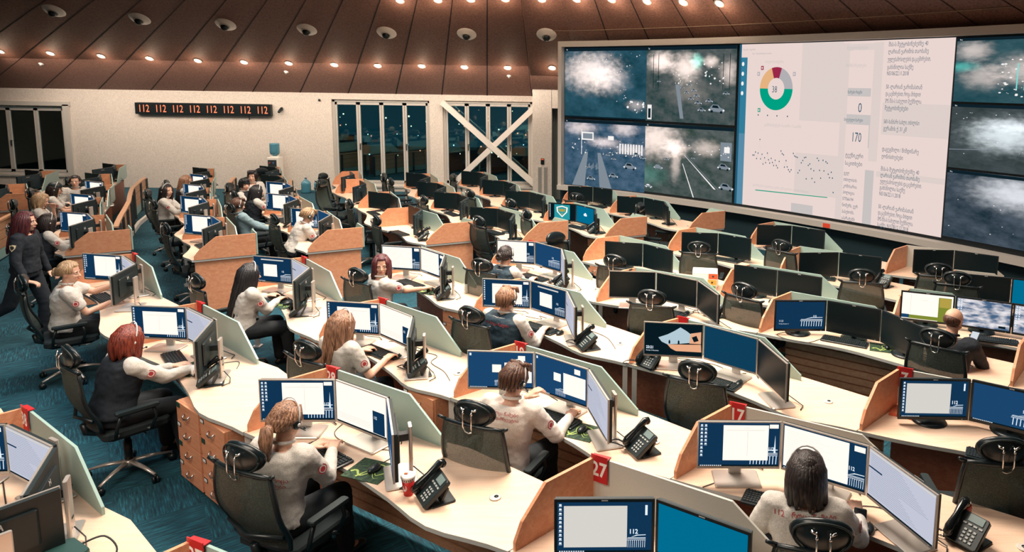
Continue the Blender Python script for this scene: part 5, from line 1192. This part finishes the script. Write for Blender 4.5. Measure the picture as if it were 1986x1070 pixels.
# ---- chairs
def chair_at_hr(hx, hy, az, label): d = uvdir(az)[1]; chair((hx+d.x*.34, hy+d.y*.34, 0), az, label)
EMPTY = [  # headrest x, y, facing rz
 (-6.59, 9.85, -50, 'empty office chair pulled out in the teal left aisle'), (.05, 5.78, None, ''),
 (-4.85, 12.08, -58, 'empty office chair turned at the aisle desk left of centre'), (-3.90, 10.70, -55, 'empty office chair at the open end of the aisle desk'),
 (-6.75, 15.38, -100, 'farther of two tilted chairs left of the plain window'), (-6.35, 14.4, -95, 'nearer of two tilted chairs left of the plain window'),
 (-5.45, 15.53, -80, 'tilted chair silhouetted below the plain window'), (-5.04, 14.77, -60, 'chair with chrome headrest in front of the plain window'), (-3.72, 12.6, -55, 'chair between the dark desk rows behind centre'),
 (-3.9, 15.6, 120, 'chair facing the room before the pale column'), (-3.06, 13.38, -50, 'chair with round headrest at the middle-back dark desk'), (-2.33, 10.74, -46, 'large mesh chair at the aisle-end desk behind centre'),
 (-2.11, 12.38, -45, 'chair at the back desk beside the pillar'), (-1.68, 11.39, -60, 'chair with turned headrest before the shield-screen desk'), (-.99, 13.15, -20, 'chair at the farthest desk under the feeds'), (.20, 12.17, -110, 'green mesh chair turned sideways under the feeds'),
 (-.17, 8.40, -30, 'chair with round headrest at the empty two-screen mid desk'), (.25, 6.95, -18, 'wide mesh chair at the empty three-screen centre desk'), (.95, 9.19, -12, 'chair at the dark desk before the dashboard'), (1.23, 7.26, -42, 'chair at the desk beside the ring binders'),
 (2.08, 9.38, -42, 'chair at the desk under the line chart'), (2.71, 7.90, -14, 'brown-lit chair at the dark desk right of centre'), (3.73, 8.22, -20, 'chair at the desk under the Georgian text'), (3.78, 7.85, -24, 'chair hidden behind the bald man\'s screens'),
 (-1.02, 9.64, -140, 'dark chair before the brown front of the shield-screen desk'), (-8.0, 11.7, -50, 'empty chair behind the smiling dark-haired woman'), (-8.46, 16.06, -120, 'tilted chair beside the cooler desks'), (-11.44, 14.22, -70, 'dark chair beside the turned smiling woman')]
for hx, hy, az, lab in EMPTY:
    if az is not None: chair_at_hr(hx, hy, az, lab)
x, y, _ = lp('C3', .93, -.10); chair((x, y-.08, 0), ST['C3'][1]+16, 'wide mesh office chair at the empty ice-picture desk')
x, y, _ = lp('C4', .84, -.20); chair((x, y, 0), ST['C4'][1]+28, 'large mesh office chair at desk 7, right edge')

# ---- people and their chairs:  key, local hip spot, facing offset, keyword arguments
def seat(k, x, y, daz, label, chairlab, cd=(0, 0), caz=None, **kw):
    phi = ST[k][1]; p = lp(k, x, y); person(label, p, phi+daz, group=None, **kw)
    if chairlab:
        q_ = lp(k, x+cd[0], y+.08+cd[1]); chair(q_, phi+(daz if caz is None else caz), chairlab)
PT = [('112', -.175, .392, .040), ('როცა წამები', -.08, .396, .036), ('გადამწყვეტია', -.08, .358, .035)]
seat('A3', .90, -.34, 14, 'woman with brown ponytail and headset typing at front desk 28', "black chair under the ponytailed woman at front desk 28", (.03, .02), 8, lean=12, hl=(-.10, .42, .815), hr=(.06, .45, .815), yaw=-4, hair='pony', hcol='lbrown', shirt=SHIRT, voxel=.007, w=1.05, printed=[('112 როცა', .0, .27, .032), ('წამები...', .03, .235, .030)])
seat('B3', .86, -.26, 14, 'dark-haired man in white shirt with headset at desk 19', "black chair of the white-shirted man, armrest visible", (-.02, -.10), 14, lean=14, hl=(-.02, .36, .93), hr=(.30, .46, .80), yaw=-16, pitch=18, hair='short', hcol='brown', shirt=SHIRTW, voxel=.007, w=1.08, printed=[('112 როცა წამები', -.13, .37, .030), ('გადამწყვეტია', -.08, .335, .028)])
seat('A2', 1.08, -.44, 4, 'copper-haired woman with silver headband and patch, hand on mouse', "black chair of the copper-haired woman on the carpet", (-.03, .02), -2, lean=16, hl=(-.06, .50, .80), hr=(.12, .58, .80), yaw=0, hair='bob', hcol='red', vest=DKTOP, shirt=SHIRT, voxel=.007)
seat('B4', .97, -.26, 22, 'woman seen from behind with bob, headband and printed grey shirt', "headrest and chair behind the bob-haired woman, bottom right", (.06, -.10), 22, lean=6, hipz=.60, hl=(-.20, .30, .80), hr=(.34, .40, .80), yaw=-4, hair='bob', hcol='dark', shirt=SHIRT, voxel=.007, w=1.08, printed=PT)
seat('B2', .90, -.28, 10, 'woman with long light brown hair and short sleeves at screens', "black chair beside the light-brown-haired woman", (.16, -.10), 10, lean=8, hl=(-.16, .40, .80), hr=(.20, .38, .80), hair='long', hcol='lbrown', sleeve='short', voxel=.0085, yaw=-6)
seat('B1', .98, -.36, 4, 'woman with very long black hair and grey shirt, seen from behind', "black chair behind the long black-haired woman", (-.26, -.08), 4, lean=12, hl=(-.30, .40, .80), hr=(-.05, .42, .80), hair='xlong', hcol='black', voxel=.0085)
seat('C1', 1.08, -.50, 10, 'auburn-haired woman turned to look back at the camera', "black chair of the auburn-haired woman looking back", (-.02, -.02), 10, lean=4, hl=(-.10, .42, .80), hr=(.18, .55, .80), yaw=-128, pitch=6, twist=-14, hair='bob', hcol='auburn', sleeve='short', headset=False, voxel=.0085)
seat('C2', .92, -.36, 8, 'short-haired worker in navy padded vest with pale sleeves', "black mesh chair of the navy-vested worker", (-.04, -.10), 8, lean=10, hl=(-.18, .40, .80), hr=(.20, .42, .80), hair='short', hcol='lbrown', vest=NAVY, voxel=.0085, w=1.22, printed=[('112 როცა წამები', -.12, .36, .034)])
seat('A1', 1.14, -.28, -8, 'blonde woman with bun reaching over her screen with a green note', "swivel chair under the blonde bun woman", (.02, -.06), -8, lean=6, hl=(.02, .48, .98), hr=(.10, .40, .80), yaw=-28, pitch=10, hair='bun', hcol='blonde', sleeve='short', headset=False, voxel=.0075, w=1.2, chest=.02)
seat('D1', .96, -.50, 16, 'dark-haired woman with bun and navy vest at the centre aisle', "chair with chrome headrest at the centre aisle woman's back", (-.06, -.04), 16, lean=12, hl=(-.12, .46, .80), hr=(.14, .48, .80), hair='bun', hcol='dark', vest=NAVY, voxel=.010)
seat('E4', .57, -.86, -12, 'bald man in dark jacket holding a lit phone', "black chair of the bald man", (-.02, -.06), -12, lean=16, hl=(.04, .44, .86), hr=(.16, .46, .86), yaw=-20, pitch=26, hair='bald', hcol='brown', shirt=DKTOP, headset=False, badge=False, voxel=.0095, w=1.15)
wx = lambda k, wp: ((V3(wp)-FR[k][0]).dot(FR[k][1]), (V3(wp)-FR[k][0]).dot(FR[k][2]))
def seatw(k, wp, daz, label, chairlab, **kw): x, y = wx(k, wp); seat(k, x, y-.06, daz, label, chairlab, **kw)
seatw('K5', (-8.45, 9.95), 10, 'dark-haired woman typing, half hidden behind the officer', 'chair of the half-hidden typing woman', lean=14, hl=(-.10, .5, .80), hr=(.12, .5, .80), hair='bob', hcol='dark', voxel=.011, vest=DKTOP)
seatw('K4', (-9.97, 11.72), -6, 'blonde woman resting her face in her hand', 'dark chair right of the blonde woman resting her face', lean=10, hl=(-.04, .26, 1.0), hr=(.2, .42, .80), hair='bob', hcol='blonde', sleeve='short', voxel=.011, yaw=-15, pitch=25, headset=False)
seatw('K3', (-10.67, 12.88), -4, 'worker in black cap with tan peak and short sleeves', 'chair under the capped worker', lean=10, hl=(-.1, .42, .80), hr=(.15, .48, .80), hair='cap', hcol='dark', cap='peak', sleeve='short', voxel=.011)
seatw('K2', (-10.96, 13.9), -80, 'woman with tied dark hair facing the camera beside the wall', None, lean=2, hl=(-.1, .3, .78), hr=(.15, .3, .78), hair='bun', hcol='dark', voxel=.010, headset=False, yaw=-15, pitch=2)
seatw('M4', (-8.55, 12.9), -16, 'smiling dark-haired woman in grey shirt glancing right', 'chair with round headrest behind the smiling woman', lean=4, hl=(.06, .44, .80), hr=(.18, .46, .80), hair='long', hcol='dark', yaw=-38, pitch=2, voxel=.010)
seatw('M3', (-8.99, 14.12), -8, 'woman with ombre hair and black vest, head bowed', 'chair beyond the black-vest woman', lean=8, hl=(-.1, .42, .80), hr=(.15, .42, .80), hair='long', hcol='lbrown', vest=DKTOP, sleeve='short', voxel=.011, yaw=-20, headset=False)
seatw('L2', (-7.55, 13.75), -30, 'bearded man in black beanie glancing right', 'chair behind the beanie man', lean=2, hl=(-.1, .42, .80), hr=(.15, .42, .80), hair='short', hcol='black', cap='beanie', vest=DKTOP, yaw=-40, pitch=4, voxel=.011, headset=False)
seatw('L1', (-7.70, 14.40), -70, 'short-haired person in grey shirt facing left of the cooler', 'tall chair beside the short-haired person', lean=0, hl=(-.1, .36, .80), hr=(.15, .36, .80), hair='short', hcol='black', yaw=-45, pitch=0, voxel=.011, headset=False, hipz=.66)
seatw('L3', (-7.0, 12.98), 2, 'woman in dark vest with headband reaching to her screen', 'chair of the reaching headband woman', lean=12, hl=(-.1, .50, .85), hr=(.1, .52, .82), hair='long', hcol='black', vest=DKTOP, sleeve='short', voxel=.010)
seatw('L4', (-6.40, 11.75), 4, 'man with reddish hair reclining in his chair, blue sweater', 'reclined black chair under the blue sweater man', lean=-16, hl=(-.18, .38, .70), hr=(.2, .34, .70), hair='short', hcol='brown', shirt=BLUEJ, voxel=.010, badge=False)
seatw('L4', (-5.22, 10.86), 2, 'bleached-blond youth with black headphones bent over his phone', 'black chair of the bleached-blond youth', lean=26, hl=(-.02, .44, .84), hr=(.06, .46, .84), hair='short', hcol='blonde', pitch=32, voxel=.0095)
# the officer walking past on the left: facing the right of the room, left leg forward, right leg trailing
person('standing officer in dark uniform with long auburn hair and shoulder badge', (-7.28, 8.30, 0), -78, lean=3, hl=(-.26, .10, .84), hr=(.26, .14, .86), yaw=6, pitch=6, hair='long', hcol='auburn', shirt=DKTOP, trou=DKTOP, badge=False, headset=False, voxel=.0085, w=.92,
       stand=dict(hip=(0, 0, .94), legs=[((-.09, .0, .92), (-.10, .12, .50), (-.10, .06, .10), (-.10, .20, .04)), ((.09, 0, .92), (.10, -.16, .52), (.11, -.56, .30), (.11, -.60, .16))]), curl=.6)

MB.recalc = False; of = [o for o in bpy.data.objects if o.get('label', '').startswith('standing officer')][0]; so = [o for o in of.children if o.name.startswith('shirt')][0]
bv = BVHTree.FromPolygons([v.co[:] for v in so.data.vertices], [p.vertices[:] for p in so.data.polygons]); b = MB()
for kk, mi, off in ((.045, 0, .004), (.037, 1, .006), (.022, 0, .008)):
    vs = []
    for a_, c_ in ((-1, .8), (0, 1), (1, .8), (.85, -.2), (0, -1.1), (-.85, -.2)):
        h = bv.ray_cast(Vector((.6, a_*kk+.02, 1.26+c_*kk)), Vector((-1, 0, 0)))[0]; vs.append((h if h else Vector((.22, a_*kk+.02, 1.26+c_*kk)))+Vector((off, 0, 0)))
    b.add(vs, [tuple(range(6))], mi)
b.build('shoulder_badge', [mat('badge_dark', (.03, .03, .04), .6), mat('badge_gold', (.75, .62, .38), .6)], so); MB.recalc = True

def smooth(pts, n=6):
    out = []; pts = [Vector(p) for p in pts]
    for i in range(len(pts)-1):
        p0 = pts[max(i-1, 0)]; p1 = pts[i]; p2 = pts[i+1]; p3 = pts[min(i+2, len(pts)-1)]
        for k in range(n): t_ = k/n; out.append(.5*((2*p1)+(p2-p0)*t_+(2*p0-5*p1+4*p2-p3)*t_*t_+(3*p1-p0-3*p2+p3)*t_**3))
    return out+[pts[-1]]

# ---- small things on and around the desks
def P3(k, x, y, z=.7505): return lp(k, x, y, z)
t = thing('paper_cup', 'red and white takeaway coffee cup with white round emblem', 'cup', P3('A3', 1.60, .10))
b = MB(); b.lathe([(.028, 0), (.040, .098)], 24, 0); b.lathe([(.0402, .098), (.0425, .118)], 24, 1); b.build('cup', [mat('cup_red', (.62, .02, .02), .5), WHT], t)
b = MB(); b.lathe([(.045, .117), (.046, .124), (.040, .132), (.030, .134)], 24); lid = b.build('lid', [WHT], t); b = MB(); b.box((-.012, .0, .137), (.02, .012, .006)); b.build('sip_tab', [mat('tab_orange', (.7, .15, .05), .5)], lid)
MB.recalc = False; b = MB(); cyl = lambda a, z, r_: (r_*math.cos(a), r_*math.sin(a), z)
b.add([cyl(R(-108)+.55*math.cos(k*.3927)*.75, .058+.019*math.sin(k*.3927), .0372) for k in range(16)], [tuple(range(16))], 0)
b.add([cyl(R(-108)+.14*math.cos(k*1.2566+1.57)*(1 if k % 2 == 0 else .6), .06+.010*math.sin(k*1.2566+1.57), .0382) for k in range(5)], [tuple(range(5))], 1)
for j in (-1, 1): b.add([cyl(R(-108)+j*(.22+.06*q_), .045+.02*h_, .0383) for q_, h_ in ((0, 0), (1, 0), (1.6, 1.2), (.6, 1.2))], [(0, 1, 2, 3)], 1)
b.build('emblem', [WHT, MATS['cup_red']], t); b = MB()
for k in range(9):
    a = R(-175+k*17); b.add([cyl(a, .103, .0424), cyl(a+.16, .103, .0424), cyl(a+.16, .113, .0432), cyl(a, .113, .0432)], [(0, 1, 2, 3)], 0)
b.build('rim_pattern', [mat('rim_dark_red', (.25, .02, .02), .5)], t); MB.recalc = True
t = thing('mug', "white mug with red print beside the copper-haired woman's mouse", 'mug', P3('A2', 1.24, .14))
b = MB(); b.lathe([(.033, 0), (.04, .006), (.04, .092), (.036, .092), (.034, .012), (.001, .010)], 24); b.build('cup', [WHT], t); b = MB(); b.tube([(-.038, 0, .078), (-.066, 0, .072), (-.07, 0, .045), (-.062, 0, .024), (-.038, 0, .02)], .006, 8); b.build('handle', [WHT], t)
MB.recalc = False; b = MB(); b.add([cyl(R(-70)-.35, .03, .0405), cyl(R(-70)+.35, .03, .0405), cyl(R(-70)+.35, .068, .0405), cyl(R(-70)-.35, .068, .0405)], [(0, 1, 2, 3)], 0); b.build('print', [RED], t); MB.recalc = True
t = thing('drink_can', 'red patterned drink can behind the right screen of desk 17', 'can', P3('B4', 1.68, .50)); b = MB(); b.lathe([(.026, 0), (.033, .01), (.033, .145), (.027, .158)], 24); b.build('body', [mat('can_red', (.42, .05, .04), .35, .2)], t)
b = MB(); b.lathe([(.027, .158), (.028, .162), (.024, .160)], 24); b.build('rim', [SILVER], t); b = MB()
for k in range(5): b.tube([cyl(j*.3142, .03+.025*k+.004*math.sin(j*2), .0335) for j in range(21)], .0012, 4)
b.build('stripe', [mat('can_stripe', (.7, .4, .35), .5)], t)
def smartphone(loc, rz, label, lit, tilt=0):
    t = thing('smartphone', label, 'phone', loc, rz); t.rotation_euler = (R(tilt), 0, rz); b = MB(); b.box((0, 0, .004), (.072, .146, .008), 0, None, .006); b.build('case', [BLACK], t); b = MB(); b.box((0, 0, .0085), (.064, .13, .001)); b.build('screen', [emis('phone_lit', (.7, .75, .8), .9) if lit else mat('phone_dark', (.01, .015, .02), .1)], t)
x, y, z = lp('E4', .80, -.36, .925); smartphone((x, y, z), R(-40), 'small lit smartphone held by the bald man', True, 25)
x, y, z = lp('B4', 1.17, .14, .80); smartphone((x, y, z), R(-20), "dark smartphone upright beside the bob-haired woman's hand", False, 62)
x, y, z = lp('L4', 1.20, .08, .84); smartphone((x, y, z), R(-40), 'dark phone held low by the bleached-blond youth', False, 30)
t = thing('paper_note', "green note held above the blonde bun woman's keyboard", 'note', P3('A1', 1.14, .34, .985)); t.rotation_euler = (R(70), 0, R(-20)); b = MB()
b.add([(-.05, -.07, 0), (.05, -.07, .008), (.055, .06, 0), (-.045, .07, -.006), (-.05, -.07, -.002), (.05, -.07, .006), (.055, .06, -.002), (-.045, .07, -.008)], [(0, 1, 2, 3), (7, 6, 5, 4)]); b.build('paper', [mat('note_green', (.12, .42, .12), .7)], t)
# ring binders
x0, y0, _ = lp('E3', -.32, .30)
for j, (c, nm) in enumerate((((.08, .28, .10), 'green'), ((.75, .38, .06), 'yellow'), ((.75, .12, .04), 'orange red'))):
    t = thing('ring_binder', '%s-spined ring binder, %s of the stack of three' % (nm, ('bottom', 'middle', 'top')[j]), 'binder', (x0, y0, .751+j*.074), R(-15+j*4), 'stack of ring binders')
    b = MB(); b.box((0, 0, .0365), (.31, .27, .071), 0, None, .004); b.build('cover', [WHT], t); b = MB(); b.box((.0, -.137, .0365), (.31, .006, .071)); b.build('spine', [WHT], t); b = MB(); b.box((.10, -.1405, .0365), (.11, .003, .067), 0); b.tube([(.10, -.141, .0365), (.10, -.144, .0365)], .013, 12, 1); b.build('spine_label', [mat('binder_'+nm.replace(' ', '_'), c, .5), BLACK], t)
t = thing('document_tray', 'pale sloping paper stack in front of the ring binders', 'papers', lp('E3', -.30, .02, .7505), R(-10)); 
for j in range(3): b = MB(); b.box((.01*j, 0, .01+.018*j), (.22, .30, .014), 0, Matrix.Rotation(.1*j, 3, 'Z')); b.build('folder', [WHT if j else mat('folder_blue', (.15, .3, .4), .6)], t)
t = thing('document_folder', 'orange red folder lying behind desk 7\'s partition', 'folder', lp('C4', .28, .52, .7505), R(-30)); b = MB(); b.box((0, 0, .006), (.30, .23, .012)); b.build('cover', [mat('folder_orange', (.75, .13, .05), .5)], t); b = MB(); b.box((0, .004, .013), (.28, .20, .003)); b.build('sheet', [mat('folder_orange2', (.8, .22, .10), .5)], t)
t = thing('computer_tower', 'black computer tower standing under the empty ice-picture desk', 'computer', lp('C3', .62, .34, .04), R(-20)); b = MB(); b.box((0, 0, .20), (.18, .40, .38), 0, None, .008); b.build('case', [BLACKS], t); b = MB(); b.box((0, -.202, .27), (.15, .006, .2)); b.box((-.03, -.206, .34), (.07, .003, .012), 1); b.box((-.03, -.206, .31), (.07, .003, .008), 1); b.build('front_panel', [BLACK, SILVER], t)
t = thing('computer_tower', 'black computer tower under the aisle-end desk behind centre', 'computer', lp('E1', 1.0, .40, .04), R(-40)); b = MB(); b.box((0, 0, .20), (.18, .40, .38), 0, None, .008); b.build('case', [BLACKS], t); b = MB(); b.box((0, -.202, .27), (.15, .006, .2)); b.build('front_panel', [BLACK], t)
t = thing('power_box', 'dark green power box with black cables, bottom left', 'power supply', lp('Z1', 1.74, .10, .7505), R(-30)); b = MB(); b.box((0, 0, .06), (.20, .15, .12), 0, None, .02); b.build('case', [mat('dark_green_case', (.015, .06, .055), .5)], t); b = MB(); b.tube(smooth([(.1, 0, .03), (.18, .06, .02), (.24, .02, .008), (.20, -.06, .008), (.28, -.1, .008)]), .005, 6); b.tube(smooth([(-.02, .08, .1), (.04, .16, .12), (.12, .18, .06), (.15, .1, .01), (.1, 0, .03)]), .005, 6); b.build('cable', [BLACK], t)
t = thing('drinking_glass', 'clear water glass behind the auburn-haired woman\'s phone', 'glass', lp('C1', 1.48, .42, .7505)); gm = mat('clear_glass', (.7, .75, .72), .05, alpha=.35); b = MB(); b.lathe([(.03, 0), (.036, .12), (.033, .12), (.028, .006), (.001, .006)], 20); b.build('tumbler', [gm], t); b = MB(); b.lathe([(.028, .008), (.031, .06), (.001, .06)], 18); b.build('water', [mat('water', (.6, .7, .7), .05, alpha=.4)], t)
# loose cables running over the desks
for j, (k, pts, where) in enumerate((('A3', [(.45, .62), (.55, .35), (.75, .30), (.80, .42), (.95, .34), (1.15, .40), (1.18, .22)], 'thin black cable looping over front desk 28'), ('B4', [(.32, .40), (.30, .2), (.22, .02)], 'black cable hanging below the left screen of desk 17'), ('B4', [(1.0, .30), (1.22, .42), (1.34, .34), (1.25, .18)], 'thin cable curving beside the right hand at desk 17'),
    ('B3', [(.62, .50), (.80, .44), (.84, .28), (.86, .24)], 'thin cable behind the keyboard of desk 19'), ('C3', [(.25, .30), (.42, .42), (.62, .50), (.85, .46), (.95, .52)], 'black cable behind the ice-picture screen'), ('B2', [(.55, .45), (.72, .55), (.95, .50), (1.2, .55), (1.3, .42), (1.55, .38), (1.75, .3)], "thin cable trailing across the light-brown-haired woman's desk"),
    ('C2', [(.5, .35), (.7, .40), (.62, .46), (.95, .44)], "knotted thin cable on the navy-vested worker's desk"), ('C2', [(1.35, .50), (1.6, .46), (1.85, .30)], "thin cable running right on the navy-vested worker's desk"), ('D3', [(.3, .25), (.2, .04), (.5, -.02), (.62, .2)], 'thin cable looping over the front edge of the lock-screen desk'), ('D3', [(1.5, .36), (1.62, .30), (1.8, .36), (2.0, .26)], 'thick black cable beside the phone of the lock-screen desk'), ('A2', [(.9, .45), (1.1, .38), (1.2, .5), (1.35, .42)], "thin cable behind the copper-haired woman's keyboard"), ('Z1', [(.4, .36), (.8, .22), (1.2, .08)], 'thick black cable crossing the bottom left corner desk'))):
    b = MB(); F, u, v = FR[k]; pp = []
    for i in range(len(pts)-1):
        p0 = pts[max(i-1, 0)]; p1 = pts[i]; p2 = pts[i+1]; p3 = pts[min(i+2, len(pts)-1)]
        for s_ in range(6):
            t_ = s_/6; f = lambda a, b_, c, d: .5*((2*b_)+(-a+c)*t_+(2*a-5*b_+4*c-d)*t_*t_+(-a+3*b_-3*c+d)*t_**3); q_ = F+u*f(p0[0], p1[0], p2[0], p3[0])+v*f(p0[1], p1[1], p2[1], p3[1]); pp.append((q_.x, q_.y, .7545))
    q_ = F+u*pts[-1][0]+v*pts[-1][1]; pp.append((q_.x, q_.y, .7545)); b.tube(pp, .0042 if 'thick' in where else .0028, 6); tag(b.build('cable', [BLACK]), where, 'cable', 'loose cables on the desks')
# ---- water cooler and bottles
BOT = mat('blue_bottle', (.08, .28, .38), .12, alpha=.88)
def bottle(loc, label, inv=False, root=None):
    b = MB(); pr = [(.001, 0), (.125, .005), (.135, .03), (.13, .06), (.135, .09), (.13, .13), (.135, .17), (.13, .21), (.135, .25), (.12, .31), (.05, .37), (.028, .385), (.028, .42), (.001, .42)]
    if inv: pr = [(r_, .42-z) for r_, z in reversed(pr)]
    b.lathe(pr, 24)
    if root: return b.build('bottle', [BOT], root)
    t = thing('water_bottle', label, 'bottle', loc, 0, 'big blue water bottles by the wall'); b.build('body', [BOT], t); c = MB(); c.lathe([(.03, .41), (.032, .435), (.02, .44)], 14); c.build('cap', [mat('cap_blue', (.05, .12, .2), .5)], t); return t
bottle((-9.25, 20.0, 0), 'left big blue water bottle on the floor by the wall'); bottle((-8.88, 20.02, 0), 'right big blue water bottle on the floor by the wall')
t = thing('water_cooler', 'white water cooler with big blue bottle at the back wall', 'water cooler', (-10.2, 20.2, 0)); b = MB(); b.box((0, 0, .5), (.31, .34, 1.0), 0, None, .02); b.build('cabinet', [WHITE], t); b = MB(); b.box((0, -.175, .78), (.24, .02, .3)); b.build('tap_recess', [DKGREY], t); b = MB(); b.lathe([(.13, 1.0), (.11, 1.03), (.05, 1.03)], 20); b.build('collar', [WHITE], t); o = bottle(None, None, True, t); o.location = (0, 0, .98)
for s in (-.05, .05): b = MB(); b.tube([(s, -.18, .86), (s, -.22, .86), (s, -.22, .82)], .012, 8); b.build('tap', [mat('tap_blue', (.05, .2, .5), .4) if s > 0 else RED], t)
# ---- low curved partitions with slatted panels
def low_wall(pts, label, h=.70, flat=0, posts=True):
    t = thing('low_partition', label, 'partition', (pts[0][0], pts[0][1], 0), 0, 'low curved slatted partitions'); o = V3(pts[0])
    P = [V3(p)-o for p in pts]
    for a, c in zip(P, P[1:]):
        d = (c-a).normalized(); n_ = Vector((-d.y, d.x, 0)); b = MB()
        for k in range(3):
            z0, z1 = .21+k*.158, .21+k*.158+.145; b.slab([a+Vector((0, 0, z0)), c+Vector((0, 0, z0)), c+Vector((0, 0, z1)), a+Vector((0, 0, z1))], n_, .02)
        b.slab([a+Vector((0, 0, .2))+n_*.022, c+Vector((0, 0, .2))+n_*.022, c+Vector((0, 0, .68))+n_*.022, a+Vector((0, 0, .68))+n_*.022], n_, .01, 1); b.build('slatted_panel', [SLAT, BLACKS], t)
        b = MB(); b.slab([a+Vector((0, 0, .03)), c+Vector((0, 0, .03)), c+Vector((0, 0, .20)), a+Vector((0, 0, .20))], n_, .014); b.build('frosted_kick_panel', [GLASSP], t)
        b = MB(); b.slab([a+Vector((0, 0, .68))-n_*.02, c+Vector((0, 0, .68))-n_*.02, c+Vector((0, 0, .68))+n_*.06, a+Vector((0, 0, .68))+n_*.06], Vector((0, 0, 1)), .035); b.build('top_rail', [SLAT], t)
    for a in P: b = MB(); b.box(a+Vector((0, 0, .345)), (.06, .06, .69)); b.build('post', [DKGREY], t)
xy = lambda P: [(p.x, p.y) for p in P]
low_wall(xy(smooth([(-8.76, 11.85, 0), (-9.34, 12.78, 0), (-10.27, 14.32, 0), (-11.35, 15.95, 0), (-12.25, 17.7, 0)], 2)), 'long curved low slatted partition behind the left desk row')
low_wall(xy(smooth([(-7.72, 13.35, 0), (-8.52, 14.85, 0), (-9.38, 16.3, 0), (-10.15, 18.0, 0)], 2)), 'low slatted partition behind the second desk row')
low_wall(xy(smooth([(-6.32, 13.8, 0), (-7.26, 15.3, 0), (-8.12, 16.8, 0), (-8.55, 17.7, 0)], 2)), 'low slatted partition ending beside the big water bottles')
low_wall([(-10.55, 10.9), (-10.95, 11.9), (-11.40, 12.85)], 'low slatted partition cut by the left frame edge')
b = MB(); K_ = [(-8.35, 10.9), (-8.75, 11.55), (-9.18, 12.35), (-9.60, 13.15), (-10.12, 14.1), (-10.77, 15.3), (-11.42, 16.8), (-11.95, 18.3)]
for a, c in zip(K_, K_[1:]):
    a, c = V3(a), V3(c); d = (c-a).normalized(); n_ = Vector((-d.y, d.x, 0)); b.slab([a, c, c+Vector((0, 0, .09)), a+Vector((0, 0, .09))], n_, .06)
struct(b.build('trim_8', WHITE))
# coat over the arm of the last chair: none; walkway ends here
bpy.data.scenes.remove(TMP)
